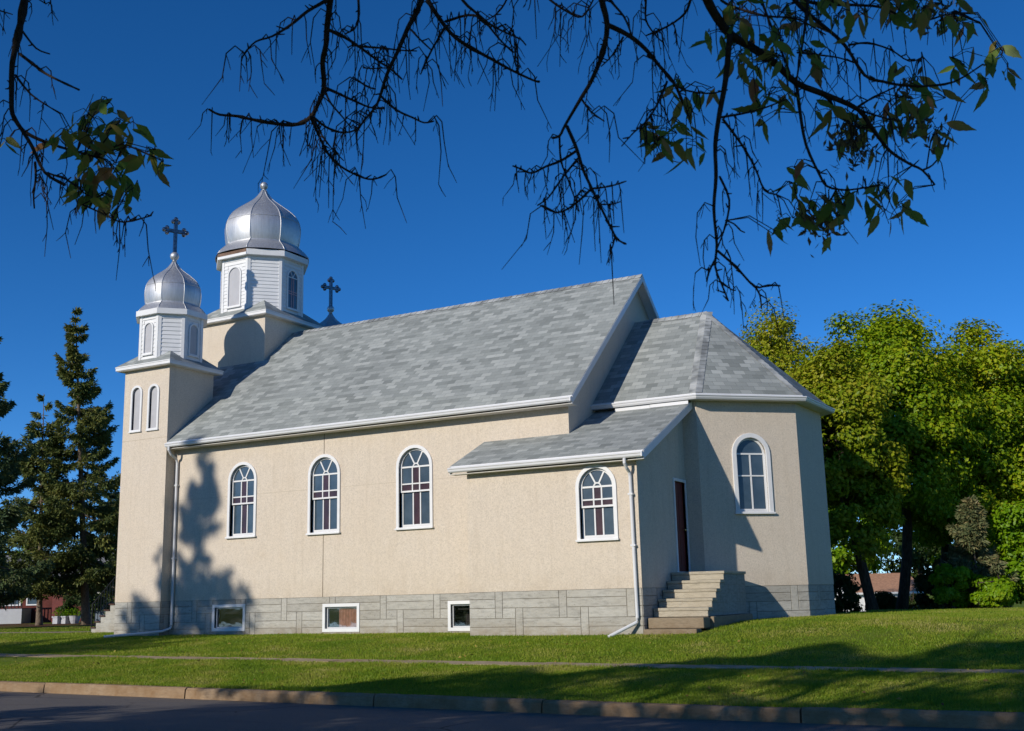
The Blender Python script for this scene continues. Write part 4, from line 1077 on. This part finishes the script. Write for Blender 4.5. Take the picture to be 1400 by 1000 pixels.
# ------------------------------------------------------------------ houses
def gable_house(name, label, cat, u0, u1, depth, zfl, wall_h, roof_h, wmat, rmat, deep=6.0, ov=.35, extra=None, skirt=None):
    a = ray_at(u0, 830, depth); b_ = ray_at(u1, 830, depth); t = np.array([b_[0]-a[0], b_[1]-a[1]]); L = np.linalg.norm(t); t /= L
    n = (t[1], -t[0]); O = (a[0], a[1]); t = tuple(t)
    root = thing(name, label, cat, (a[0]+t[0]*L/2, a[1]+t[1]*L/2, zfl))
    w = MB(); w.obox(O, t, n, 0, L, -deep, 0, zfl-.5, zfl+wall_h)
    for s_ in (0, L): w.face([w3(O, t, n, s_, 0, zfl+wall_h), w3(O, t, n, s_, -deep, zfl+wall_h), w3(O, t, n, s_, -deep/2, zfl+wall_h+roof_h)])
    w.build('wall', wmat, root)
    r_ = MB(); ze = zfl+wall_h-.1; zr = zfl+wall_h+roof_h+.05; ta = (t[0], t[1], 0)
    slab(r_, [w3(O, t, n, -ov, ov, ze), w3(O, t, n, L+ov, ov, ze), w3(O, t, n, L+ov, -deep/2, zr), w3(O, t, n, -ov, -deep/2, zr)], .12, ta)
    slab(r_, [w3(O, t, n, -ov, -deep-ov, ze), w3(O, t, n, L+ov, -deep-ov, ze), w3(O, t, n, L+ov, -deep/2, zr), w3(O, t, n, -ov, -deep/2, zr)], .12, ta)
    r_.build('roof', [rmat, 'white_paint'], root, merge=False)
    return root, O, t, n, L
g, O, t, n, L = gable_house('garage', 'white garage with a brown shingle roof behind the maples', 'garage', 1172, 1262, 70, -2.45, 2.25, 1.05, 'white_paint', 'brown_roof', 6.5, .3)
d = MB(); d.obox(O, t, n, L*.12, L*.62, .005, .05, -2.45, -.5)
d.build('garage_door', 'white_metal', g); d = MB()
for z in (-2.0, -1.5, -1.0): d.obox(O, t, n, L*.12, L*.62, .05, .056, z-.012, z+.012)
d.build('panel_groove', 'blind_panel', g)
h, O, t, n, L = gable_house('house', 'dark red house with white porch behind the spruces', 'house', -60, 128, 74, -1.05, 2.75, 1.9, 'red_siding', 'grey_roof', 8, .4)
for s0, s1 in ((.33, .47), (.51, .60)):
    f = MB(); ring(f, O, t, n, rect_pts(L*s0, L*s1, .15, 1.25), rect_pts(L*s0+.08, L*s1-.08, .23, 1.17), .01, .06); fr = f.build('window', 'white_paint', h)
    p = MB(); fill(p, O, t, n, rect_pts(L*s0+.08, L*s1-.08, .23, 1.17), .02); p.build('pane', 'frosted_glass', fr)
pb = MB(); pb.obox(O, t, n, L*.26, L*.55, .02, 1.5, -1.3, -.05); pb.build('porch', 'blind_panel', h)
pr_ = MB()
for s_ in np.linspace(.27, .545, 12): pr_.obox(O, t, n, L*s_-.02, L*s_+.02, 1.40, 1.45, -.05, .75)
pr_.obox(O, t, n, L*.26, L*.55, 1.38, 1.46, .75, .82); pr_.build('porch_railing', 'black_metal', h)
pd = MB(); pd.obox(O, t, n, L*.70, L*.78, .01, .06, -1.0, 1.1); pd.build('door', 'door_red', h)
s, O, t, n, L = gable_house('shed', 'blue grey sided shed in shade behind the front steps', 'shed', 131, 175, 71, -1.05, 2.0, 1.0, 'blue_siding', 'grey_roof', 5, .25)
gv = MB()
for i in range(1, 14): gv.obox(O, t, n, L*i/14-.012, L*i/14+.012, .0, .012, -1.0, .9)
gv.build('batten', 'blue_siding', s)
for i, (u, lab) in enumerate(((80, 'white planter box left of the tall spruce trunk, leftmost'), (91, 'white planter box left of the tall spruce trunk, middle'), (103, 'round pale planter nearest the tall spruce trunk'))):
    p = on_ground(u, 66); o = thing('planter', lab, 'planter', tuple(p), 'planters under the spruces')
    m = MB()
    if i < 2: m.prism([(-.2, -.2, 0), (.2, -.2, 0), (.2, .2, 0), (-.2, .2, 0)], p, p+(0, 0, .38)); m.prism([(-.24, -.24, 0), (.24, -.24, 0), (.24, .24, 0), (-.24, .24, 0)], p+(0, 0, .36), p+(0, 0, .44))
    else: m.tube([p, p+(0, 0, .2), p+(0, 0, .4), p+(0, 0, .45)], [.2, .28, .32, .34], 14)
    m.build('pot', 'blind_panel', o)
    r = np.random.default_rng(i); P = p+np.array([0, 0, .62])+r.normal(0, .14, (160, 3)); V, F = leaf_soup(P, r.normal(0, .3, (160, 3))+np.array([0, 0, 1.]), .12, .5, .2, None, r); fast_mesh('plant', V, F, 'green_leaf', o)
shrub('dark green bush in front of the red house wall', 92, 69, 818, 14, 2500, 'dark_leaf', 28, group='bushes by the red house')

# ------------------------------------------------------------------ street trees on the near side, which shade the road and the branches
sun_drop = math.tan(SUN_EL)
def shade_clip(ymax_fn):
    """keep leaves whose shadow lands south of the given line"""
    def f(P):
        k_ = (P[:, 2]+1.3)/sun_drop; ys_ = P[:, 1]+k_*math.sin(-SUN_AZ); xs_ = P[:, 0]-k_*math.cos(SUN_AZ)
        return ys_ < ymax_fn(xs_)
    return f
wave = lambda x: 1.1*np.sin(x*1.3)+.8*np.sin(x*2.9+1)
edge_y = lambda x: np.interp(x, [-30, -6, 0, 1.5, 4, 7, 10, 14, 20, 40], [-10.6, -10.7, -10.2, -8.4, -5.8, -3.4, -1.6, -1.2, -1.2, -1.2]) + .9*wave(x)*sstep(0, 3, x)
behind = lambda P: ((P-CAM)@_f < .9) 
cl1 = shade_clip(edge_y)
clip_all = lambda P: cl1(P) & (behind(P) | (((P-CAM)@cr)/(np.maximum((P-CAM)@_f, .1)) < -.62) | (((P-CAM)@cr)/(np.maximum((P-CAM)@_f, .1)) > .62))
GN = 'street trees on the near side'
zg = lambda x: float(kerb_z(x))+.08
broadleaf('street_tree', 'low leafy street tree across the road to the far left', 'tree', (-12, -28, zg(-12)), (-12, -28, 3.2), (0, 0, 0), .2, (-12, -28, 3.6), (4.6, 3.0, 2.9), 8500, 'near_leaf', .24, 44, 71, GN, clip=clip_all, low=-.9)
broadleaf('street_tree', 'low leafy street tree across the road to the left', 'tree', (-4, -28, zg(-4)), (-4, -28, 3.4), (0, 0, 0), .22, (-4, -28, 4.2), (4.6, 3.0, 3.7), 9500, 'near_leaf', .24, 44, 72, GN, clip=clip_all, low=-.9)
broadleaf('street_tree', 'tall street tree left of the photographer', 'tree', (2.5, -29.5, zg(2)), (2.5, -29.5, 5), (0, 0, 0), .3, (1.0, -29, 7.2), (6.8, 3.6, 6.6), 22000, 'near_leaf', .24, 84, 73, GN, clip=clip_all, low=-.9)
broadleaf('street_tree', 'tall street tree right of the photographer', 'tree', (17, -29, zg(17)), (17, -29, 5), (0, 0, 0), .3, (17, -29, 6.0), (5.0, 3.4, 5.4), 12000, 'near_leaf', .24, 70, 74, GN, clip=clip_all, low=-.9)
spruce('spruce_tree', 'tall spruce across the road whose shadow falls on the nave wall', (-18.9, -27, zg(-18)), 17.9, 6.6, 40, 'spruce_needle', 78, None, 1.5, .28, .75, .2, taper=1.15, skip=.15)

# the tree whose branches hang into the picture
NT = broadleaf('overhanging_maple', 'near maple whose dark half bare branches hang across the top of the picture', 'tree', (9.5, -28.3, zg(9.5)), (9.6, -27.8, 5.5), (.2, .1, 0), .32, (9.6, -28.2, 6.2), (5.4, 3.6, 5.3), 21000, 'near_leaf', .22, 84, 76, None, clip=clip_all, low=-.9)

BR = {}
def D0(u): return 4.7+.5*math.sin(u*.004+1)
class Limb:
    def __init__(s, pts, r0, r1, dd=0.0, zig=0.5):
        s.px = pts; n_ = len(pts); L = [0]
        for a, b in zip(pts[:-1], pts[1:]): L.append(L[-1]+math.hypot(b[0]-a[0], b[1]-a[1]))
        s.P = []; s.r = []
        for i in range(n_):
            f = L[i]/L[-1]; dep = D0(pts[0][0])+dd+.35*f*math.sin(pts[-1][0]*.05)
            s.P.append(ray_at(pts[i][0], pts[i][1], dep)); s.r.append((r0+(r1-r0)*f)*dep/FPX)
        s.L = L
    def at(s, f):
        d = f*s.L[-1]; i = max(0, min(len(s.L)-2, int(np.searchsorted(s.L, d))-1)); t = (d-s.L[i])/max(1e-6, s.L[i+1]-s.L[i])
        return s.P[i]+(s.P[i+1]-s.P[i])*t
def refine(P, r_, rg, amp=.10):
    """extra points with small kinks, as real twigs have"""
    P = [np.array(p) for p in P]; n0 = len(P); P2, R2 = [], []
    for i in range(n0-1):
        a, b, c_, d_ = P[max(i-1, 0)], P[i], P[i+1], P[min(i+2, n0-1)]
        for t in (0, 1/3, 2/3):
            P2.append(.5*((2*b)+(c_-a)*t+(2*a-5*b+4*c_-d_)*t*t+(3*b-a-3*c_+d_)*t**3)); R2.append(r_[i]+(r_[i+1]-r_[i])*t)
    P, r_ = P2+[P[-1]], R2+[r_[-1]]
    Q, q = [P[0]], [r_[0]]
    for i in range(len(P)-1):
        d = P[i+1]-P[i]; L = np.linalg.norm(d); k_ = max(1, int(L/.07))
        for j in range(1, k_+1):
            t = j/k_; w = 0 if j == k_ else amp*min(L, .12)
            Q.append(P[i]+d*t+rg.normal(0, 1, 3)*w*.35); q.append((r_[i]+(r_[i+1]-r_[i])*t)*(1+.10*rg.random()+(.35 if rg.random() < .07 else 0)))
    return Q, q
LIMBS = [  # traced course of the branches seen against the sky: points, start and end half-width, extra distance, hanging stalks
 ('A', [(40, -40), (34, 0), (25, 49), (17, 87), (16, 125), (17, 156), (28, 175), (44, 201), (61, 236), (89, 253)], 5.2, 1.6, 0, .5),
 ('A', [(17, 156), (28, 175), (45, 187), (70, 197), (95, 205), (128, 214)], 3.0, 1.2, .05, .25), ('A', [(30, 42), (49, 66), (68, 74)], 1.6, .9, .05, 0), ('A', [(27, 74), (44, 87), (61, 100), (82, 111), (108, 123)], 2.2, 1.1, -.05, .25),
 ('A', [(21, 103), (42, 129), (70, 148)], 1.8, .9, .08, .2), ('A', [(48, 222), (49, 243), (46, 266), (47, 285)], 1.8, 1.0, 0, 1), ('A', [(62, 236), (75, 240), (92, 246), (120, 268)], 1.6, .8, .05, 1), ('A', [(-20, 10), (0, 15), (17, 20)], 1.5, .7, .2, .8), ('A', [(45, -30), (60, 0), (62, 6)], 1.2, .6, .1, .8),
 ('A', [(113, 280), (140, 292), (168, 304), (207, 295)], 1.2, .9, 0, 1.2),
 ('B', [(454, -40), (452, -2), (447, 40), (446, 61), (441, 86), (443, 120), (434, 144), (425, 160), (407, 170), (382, 170), (346, 164), (324, 159), (300, 157), (286, 150)], 4.6, 1.5, 0, .85),
 ('B', [(470, -20), (447, 0), (420, 16), (398, 34), (372, 50), (350, 57), (335, 72), (330, 84)], 2.8, .8, .1, .8),
 ('B', [(449, 41), (471, 51), (495, 67), (519, 85), (532, 93), (550, 109)], 2.4, 1.0, -.05, .4),
 ('B', [(590, -40), (577, -2), (570, 16), (558, 38), (542, 74), (529, 102), (521, 128), (513, 147), (497, 166), (489, 179)], 4.2, 1.3, .12, .9),
 ('B', [(521, 132), (541, 150), (564, 161), (580, 168), (593, 166)], 1.8, 1.0, .12, .8), ('B', [(562, 41), (575, 55), (590, 69)], 1.5, 1.0, .12, .3), ('B', [(609, 36), (600, 52), (590, 69), (575, 102)], 2.0, .8, .12, 1.0),
 ('B', [(444, 120), (458, 126), (484, 138), (506, 147), (526, 149)], 2.2, 1.0, -.05, 1.0),
 ('B', [(425, 160), (436, 186), (449, 211), (465, 227), (484, 238), (503, 245), (516, 244), (528, 239)], 2.0, 1.1, 0, 1.0),
 ('B', [(428, 160), (446, 174), (465, 181), (484, 179), (497, 166)], 1.8, 1.0, .05, 1.0), ('B', [(444, 123), (452, 141), (468, 160), (481, 176)], 1.6, .8, .05, .6),
 ('B', [(430, 163), (440, 185), (455, 205), (470, 220)], 1.4, .7, .1, 1.0), ('B', [(487, -30), (490, 0), (490, 26), (484, 40), (473, 46)], 2.2, 1.0, .2, .7), ('B', [(495, 64), (522, 66), (548, 69), (570, 70)], 1.6, .8, -.05, 1.0),
 ('B', [(513, 122), (500, 118), (487, 108), (480, 112)], 1.2, .7, .1, .8), ('B', [(497, 93), (510, 94), (528, 93)], 1.2, .7, 0, .6),
 ('B', [(570, -40), (585, 0), (602, 27), (617, 46), (636, 61), (670, 80), (701, 97), (729, 110), (738, 112)], 3.6, 1.3, .2, .55),
 ('B', [(620, -30), (632, 0), (655, 21), (674, 36), (701, 49), (712, 54), (719, 62)], 2.4, .9, .15, .9), ('B', [(609, 30), (640, 21), (660, 27), (682, 53), (702, 72)], 2.0, 1.0, .25, .7),
 ('B', [(700, -20), (690, 5), (678, 20), (665, 28)], 1.6, .8, .3, 1.0), ('B', [(729, -30), (725, 5), (722, 14)], 1.0, .6, .3, 1.0),
 ('C', [(818, -40), (822, -2), (830, 34), (824, 72), (809, 110), (794, 135), (773, 171), (765, 186), (754, 189)], 4.6, 1.6, 0, .15),
 ('C', [(775, 173), (788, 203), (797, 232), (809, 258), (824, 289), (841, 323), (848, 330), (856, 334)], 2.6, 1.3, 0, .5), ('C', [(790, 205), (767, 220), (746, 228), (727, 237), (714, 232), (701, 227)], 2.0, 1.1, .05, 1.0),
 ('C', [(790, 217), (769, 243), (750, 270), (735, 281)], 1.6, 1.0, .08, 1.0), ('C', [(809, 258), (784, 281), (761, 291), (739, 281)], 1.8, 1.0, 0, 1.0), ('C', [(765, 186), (767, 220), (777, 247), (792, 289)], 1.5, .8, .05, .4),
 ('C', [(811, 258), (834, 255), (856, 248)], 1.5, .8, -.05, .9), ('C', [(820, 280), (838, 279), (848, 276)], 1.3, .7, 0, .9), ('C', [(841, 322), (838, 336), (834, 344)], 1.5, .7, 0, .8),
 ('C', [(830, 34), (860, 49), (883, 68), (902, 91), (919, 110), (927, 125), (940, 156)], 3.4, 1.4, .05, .55), ('C', [(912, 112), (898, 144), (883, 167), (866, 182), (850, 200)], 1.7, .8, .05, 1.0),
 ('C', [(796, 137), (807, 152), (826, 166)], 1.5, .9, 0, 1.0), ('C', [(852, 51), (837, 76), (822, 91)], 1.5, .8, .05, 1.0), ('C', [(826, -20), (834, 0), (853, 23), (864, 49)], 1.9, 1.2, .1, .3),
 ('C', [(735, -20), (752, 0), (777, 17), (796, 23), (811, 0), (815, -15)], 1.8, 1.0, .25, 1.0), ('C', [(950, -20), (944, 0), (936, 19), (913, 36), (883, 49)], 2.2, .9, .2, .4), ('C', [(880, -20), (883, 0), (883, 27), (894, 46), (906, 58)], 1.9, .8, .2, 1.0),
 ('D', [(955, -40), (966, -2), (981, 26), (999, 48), (1032, 68), (1063, 90), (1089, 114), (1129, 130), (1173, 150), (1195, 180), (1217, 207), (1243, 224), (1261, 233), (1278, 253)], 7.0, 1.2, 0, .4),
 ('D', [(998, 48), (992, 110), (984, 154), (978, 198), (979, 242), (976, 286), (980, 334), (978, 365), (988, 392), (996, 412)], 4.2, 1.1, -.05, .2),
 ('D', [(981, 343), (1006, 365), (1032, 392), (1050, 390), (1067, 391)], 1.8, 1.2, -.05, .35), ('D', [(1032, 392), (1039, 404), (1041, 422)], 1.4, .9, -.05, .6), ('D', [(984, 242), (997, 273), (992, 308), (981, 339)], 1.7, 1.0, -.02, .2),
 ('D', [(992, 302), (1003, 306), (1012, 315), (1018, 318)], 1.2, .9, -.02, 0), ('D', [(978, 355), (970, 370), (966, 385)], 1.8, .9, -.05, 1.0), ('D', [(984, 385), (1000, 396), (1006, 397)], 1.5, .9, -.05, .9),
 ('D', [(1089, 114), (1094, 154), (1102, 198), (1120, 238), (1131, 255), (1155, 260), (1182, 257), (1204, 253)], 2.6, 1.0, .05, .3), ('D', [(1070, -20), (1094, 9), (1120, 31), (1155, 62), (1182, 103), (1208, 112), (1234, 117), (1265, 118), (1305, 112), (1344, 88)], 3.0, 1.0, .15, .25),
 ('D', [(1160, 62), (1186, 59), (1217, 68), (1243, 84), (1262, 78)], 1.5, .8, .15, .6), ('D', [(885, 75), (900, 88), (926, 119), (966, 128), (995, 123)], 1.8, .9, .1, .4), ('D', [(988, 163), (1014, 198), (1032, 229), (1045, 260), (1061, 266)], 1.9, 1.1, 0, 1.0),
 ('D', [(984, 161), (1032, 152), (1076, 136)], 1.7, .9, .05, .5), ('D', [(985, 0), (1001, 9), (1045, 22), (1089, 26), (1129, 48)], 1.8, .9, .1, .5), ('D', [(1038, -20), (1041, 0), (1054, 35), (1072, 79), (1080, 100)], 2.0, 1.2, .1, .3),
 ('D', [(1085, -5), (1111, 4), (1164, 7), (1208, 11), (1248, 31), (1287, 22), (1305, 18)], 2.4, .9, .2, .7), ('D', [(1090, 72), (1116, 75), (1146, 79), (1173, 88)], 1.5, .8, .1, 1.0), ('D', [(1173, 146), (1195, 133), (1225, 119)], 1.4, 1.0, .1, .4),
 ('D', [(1261, 233), (1275, 226), (1287, 211)], 1.5, .8, 0, .3), ('D', [(1105, 0), (1100, 40), (1094, 80), (1089, 110)], 2.0, 1.2, .1, .3), ('D', [(1129, 130), (1150, 160), (1175, 175), (1210, 172)], 1.6, .8, .1, 1.2), ('D', [(1173, 150), (1204, 160), (1230, 166)], 1.5, .8, .05, 1.2),
]
rb = np.random.default_rng(5)
grp = {g_: MB() for g_ in 'ABCD'}; stalks = {g_: MB() for g_ in 'ABCD'}; stems = {g_: [] for g_ in 'ABCD'}
UP = cu*1.0; RT = cr*1.0; FW = _f*1.0
def px2m(dep): return dep/FPX
def hang(mb, p, dep, lpx, rg):
    """a fruiting stalk: springs out, then hangs, with finer threads along it"""
    k_ = px2m(dep); L = lpx*k_; sx = rg.uniform(-1.3, 1.0); sy = rg.uniform(-.5, .5)
    side = np.array([RT[0]*sx+FW[0]*sy, RT[1]*sx+FW[1]*sy, 0.])
    pts = [p, p+side*L*.18+np.array([0, 0, .10*L]), p+side*L*.34+np.array([0, 0, -.06*L]), p+side*L*.40+np.array([0, 0, -.48*L]), p+side*L*.52*rg.uniform(.5, 1.7)+np.array([0, 0, -L])]
    mb.tube(pts, [1.0*k_, .95*k_, .85*k_, .7*k_, .4*k_], 4, cap=False)
    for _ in range(int(rg.integers(1, 5))):
        i = int(rg.integers(1, 4)); t = rg.random(); s0 = pts[i]+(pts[i+1]-pts[i])*t; l2 = L*rg.uniform(.14, .34)
        d = np.array([rg.normal(0, .38), rg.normal(0, .38), -1.0]); mid = s0+d*l2*.5+np.array([rg.normal(0, .06), rg.normal(0, .06), .0])*l2
        mb.tube([s0, mid, s0+d*l2], [.55*k_, .55*k_, .35*k_], 4, cap=False)
for g_, pts, r0, r1, dd, st in LIMBS:
    lb = Limb(pts, r0, r1, dd); Q, q = refine(lb.P, lb.r, rb); grp[g_].tube(Q, q, 7)
    Lpx = lb.L[-1]; dep = D0(pts[0][0])+dd
    # buds and spurs
    for _ in range(int(Lpx/26)):
        f = rb.random(); p = lb.at(f)
        if np.dot(p-CAM, UP)/np.dot(p-CAM, FW) > .335: continue
        d = RT*rb.normal(0, 1)+UP*rb.normal(0, .8)+FW*rb.normal(0, .6); d /= np.linalg.norm(d); l = rb.uniform(4, 13)*px2m(dep)
        grp[g_].tube([p, p+d*l*.6, p+d*l], [1.3*px2m(dep), 1.0*px2m(dep), .7*px2m(dep)], 5)
    for _ in range(int(Lpx/11.5*st+.5)):
        f = .08+.92*rb.random(); p = lb.at(f); hang(stalks[g_], p, dep, 26+62*rb.random()**1.3, rb)
    stems[g_].append(lb)
# limbs that carry these branches back, above the picture, to the trunk behind the camera
fork = np.array([9.6, -27.9, 4.6])
for g_, idx, r_ in (('A', [(40, -40)], .035), ('B', [(454, -40), (590, -40), (570, -40)], .03), ('C', [(818, -40)], .035), ('D', [(955, -40)], .05)):
    for (u, v) in idx:
        e = ray_at(u, v, D0(u)+{454: 0, 590: .12, 570: .2}.get(u, 0)); m1 = e+UP*.55+FW*-.3; m2 = (m1+fork)/2+np.array([0, 0, .75])
        Q, q = refine([e, m1, m2, fork], [5.5*px2m(4.8), r_, r_*1.5, r_*2.2], rb, .2); grp[g_].tube(Q, q, 8)
for g_, mats in (('A', 0), ('B', 0), ('C', 0), ('D', 0)):
    o = grp[g_].build('branch', 'twig_bark', NT, smooth=True, merge=False)
    stalks[g_].build('seed_stalk', 'twig_bark', o, smooth=True, merge=False)['kind'] = 'stuff'
# real leaves on the near branches
def near_leaf(V, F, p, L, rg, down=1.0):
    d = np.array([rg.normal(0, .45), rg.normal(0, .45), -down*rg.uniform(.45, 1.1)]); d += RT*rg.normal(0, .45); d /= np.linalg.norm(d)
    n = -FW*rg.normal(.3, .7)+RT*rg.normal(0, .7)+np.array([0, 0, rg.normal(.3, .4)]); n -= d*(n@d); n /= np.linalg.norm(n); s_ = np.cross(d, n)
    wr = rg.uniform(.6, 1.0); prof = [(0, .02), (.12, .13*wr), (.30, .22*wr), (.48, .21*wr), (.60, .15*wr), (.68, .16*wr), (.80, .08*wr), (1.0, .0)]; fold = rg.uniform(.05, .35); curl = rg.uniform(-.25, .35)
    base = len(V)
    for t, w in prof:
        c_ = p+d*L*t+n*(curl*L*t*t); ww = w*L*rg.uniform(.85, 1.12)
        V += [c_-s_*ww+n*ww*fold, c_, c_+s_*ww+n*ww*fold]
    for i in range(len(prof)-1):
        a = base+i*3; F += [(a, a+1, a+4, a+3), (a+1, a+2, a+5, a+4)]
CL = {'A': [(87, 190, 20, 5), (120, 170, 24, 6), (144, 155, 16, 5), (122, 190, 26, 7), (160, 178, 18, 5), (182, 177, 10, 3), (114, 232, 24, 7), (144, 234, 24, 8), (163, 218, 24, 7), (205, 215, 16, 5), (222, 228, 10, 3), (163, 248, 16, 4), (186, 262, 10, 2), (122, 276, 14, 4), (139, 276, 14, 4), (163, 290, 14, 3), (110, 258, 18, 6), (8, 200, 9, 3)],
      'C': [(880, 186, 14, 4), (905, 198, 22, 7), (918, 190, 22, 5), (948, 205, 22, 6), (935, 141, 18, 3), (966, 123, 16, 2), (925, 120, 10, 2)],
      'D': [(1019, 82, 34, 8), (1045, 95, 30, 9), (1058, 135, 26, 7), (1041, 172, 12, 2), (1072, 142, 18, 4), (1014, 31, 38, 9), (1076, 26, 36, 9), (1107, 36, 24, 6), (1146, 32, 18, 4), (1133, 5, 20, 5), (1111, 84, 22, 5), (1133, 160, 18, 5), (1164, 188, 28, 9), (1199, 175, 22, 6), (1234, 160, 28, 8), (1261, 145, 28, 8), (1283, 183, 18, 5), (1248, 118, 20, 5), (1243, 6, 36, 10), (1278, 8, 34, 9), (1305, 38, 18, 5), (1331, 38, 14, 2), (1309, 95, 26, 7), (1349, 120, 15, 3), (1366, 82, 20, 4), (1380, 100, 14, 2), (1089, 237, 14, 3), (1089, 264, 16, 4), (1063, 302, 14, 3), (1054, 322, 10, 2), (1094, 302, 18, 6), (1120, 285, 24, 8), (1146, 278, 26, 9), (1129, 328, 8, 1), (1177, 270, 16, 4), (1208, 262, 20, 5), (1234, 290, 20, 5), (1204, 288, 14, 3), (1015, 120, 24, 3), (968, 60, 10, 1), (1000, 20, 20, 4), (1060, 60, 28, 7), (1180, 12, 30, 7), (1215, 10, 26, 6)]}
for g_, cl in CL.items():
    V, F = [], []; pet = MB(); br = [o for o in NT.children if o.name.startswith('branch')]['ABCD'.index(g_)]
    Vs_, Fs_ = [], []
    allP = [(lb.at(f), lb) for lb in stems[g_] for f in np.linspace(0, 1, 12)]
    AP_ = np.array([p for p, _ in allP])
    for (u, v, rr_, n_) in cl:
        n_ = int(n_*1.3+1); dep = D0(u)+rb.uniform(-.15, .25)
        lf = []
        for _ in range(n_):
            p = ray_at(u+rb.normal(0, .55)*rr_, v-8+rb.normal(0, .5)*rr_, dep+rb.normal(0, .10)); L = rb.uniform(22, 42)*px2m(dep)
            near_leaf(V, F, p, L, rb); lf.append(p)
        # leaf stalk from the nearest twig
        p = ray_at(u, v-8, dep); q = AP_[np.argmin(((AP_-p)**2).sum(1))]
        for _ in range(2):
            e = p+RT*rb.normal(0, .4)*rr_*px2m(dep)+UP*rb.normal(0, .3)*rr_*px2m(dep); m_ = (e+q)/2+np.array([0, 0, .2])*np.linalg.norm(e-q)
            pet.tube([q, m_, e], [1.0*px2m(dep), .8*px2m(dep), .6*px2m(dep)], 4, cap=False)
            for l_ in lf[_::2]: pet.tube([e, (e+l_)/2+np.array([0, 0, .12])*np.linalg.norm(e-l_), l_], [.6*px2m(dep), .55*px2m(dep), .55*px2m(dep)], 4, cap=False)
    me = fast_mesh('leaves', np.array(V), np.array(F), 'near_leaf', br, smooth=True); me['kind'] = 'stuff'
    pet.build('leaf_stalk', 'twig_bark', br, smooth=True, merge=False)['kind'] = 'stuff'
# hanging seed clusters on the right-hand branch
P = []; 
for (u, v, rr_, n_) in ((1164, 205, 26, 60), (1150, 190, 20, 30), (1185, 205, 22, 40), (1261, 160, 24, 60), (1280, 195, 14, 30), (1240, 120, 18, 30), (1120, 308, 22, 50), (1105, 300, 20, 30), (1145, 300, 16, 30), (1290, 15, 26, 50), (1255, 20, 24, 40), (1235, 178, 20, 40)):
    for _ in range(n_): P.append(ray_at(u+rb.normal(0, .5)*rr_, v+rb.normal(0, .6)*rr_, D0(u)+rb.normal(.05, .08)))
P = np.array(P); V, F = leaf_soup(P, rb.normal(0, 1, (len(P), 3)), .040, .36, .1, 1.6, rb)
o = fast_mesh('seed_cluster', V, F, 'seed_cluster', [o for o in NT.children if o.name.startswith('branch')][3]); o['kind'] = 'stuff'

# ------------------------------------------------------------------ grass blades and fallen leaves
def blades(name, n_, x0, x1, y0, y1, h, seed, wid=.007, mat='grass_blade'):
    r = np.random.default_rng(seed); X = r.uniform(x0, x1, n_); Y = r.uniform(y0, y1, n_)
    k_ = (Y > -10.28) & ~((Y > -6.70+.05*np.sin(X*5)+.04*np.sin(X*13)) & (Y < -6.05+.05*np.sin(X*4+1)+.04*np.sin(X*11))) & ~((X > AX0-.02) & (X < AX1+.02) & (Y > AY-.02)) & ~((X > T1W-.02) & (X < T1E+.02) & (Y > -TP-.02)) & ~((Y > -.01) & (X > XWEST) & (X < 2.64)) & ~((X > 2.25) & (X < 3.62) & (Y > -1.58) & (Y < 1.98)) \
        & ~((Y > 1.6) & (X-2.643 < (Y-1.638)*1.09) & (X < 4.70) & (X > -15)) & ~((X < -20.4) & (Y > 3.88) & (Y < 5.42))
    X, Y = X[k_], Y[k_]; D = np.stack([X, Y, ground_z(X, Y)], 1)-CAM; dz = D@_f; uu = 700+FPX*(D@cr)/dz
    k_ = (uu > -120) & (uu < 1520); X, Y = X[k_], Y[k_]; n_ = len(X); Z = ground_z(X, Y)-.006
    # taller tufts along kerb, walk and walls
    edge_d = np.minimum.reduce([np.abs(Y+10.26), np.abs(Y+6.74), np.abs(Y+6.0)])
    H = h*(.55+.9*r.random(n_))*(1+.55*np.exp(-edge_d/.07))*(1+.35*np.sin(X*1.7+np.sin(Y*1.3)*2)*np.sin(Y*2.1))
    an = r.uniform(0, 2*math.pi, n_); w = wid*(.7+.6*r.random(n_)); B = np.stack([X, Y, Z], 1)
    side = np.stack([np.cos(an), np.sin(an), 0*an], 1)*w[:, None]; lean = np.stack([r.normal(0, .45, n_), r.normal(0, .45, n_), np.ones(n_)], 1)*H[:, None]
    V = np.stack([B-side, B+side, B+lean], 1).reshape(-1, 3); F = np.arange(n_*3).reshape(-1, 3)
    o = fast_mesh(name, V, F, mat); return tag(o, kind='stuff')
tag(blades('grass', 260000, -9, 12.5, -10.3, -6.2, .034, 81), 'mown green grass of the boulevard strip and front lawn', 'grass')
tag(blades('grass', 330000, -19, 13, -6.2, 4.5, .036, 82, .008), 'mown green grass around the church walls', 'grass')
tag(blades('grass', 160000, -45, -13, -8, 14, .04, 83, .014), 'mown grass left of the church tower', 'grass')
tag(blades('grass', 120000, 2.5, 16, 2, 16, .04, 84, .011), 'mown grass right of the apse', 'grass')
r = np.random.default_rng(9); n_ = 420; X = r.uniform(-12, 12, n_); Y = r.uniform(-10.2, 0, n_); ok = ~((X > AX0) & (X < 3.6) & (Y > -1.7)) & (Y < -.5)
P = np.stack([X, Y, ground_z(X, Y)+.045], 1)[ok]; V, F = leaf_soup(P, np.tile([0, 0, 1.], (len(P), 1)), .06, .6, .3, None, r)
tag(fast_mesh('fallen_leaves', V, F, 'fallen_leaf'), 'yellow fallen leaves scattered on the lawn', 'leaves', kind='stuff')
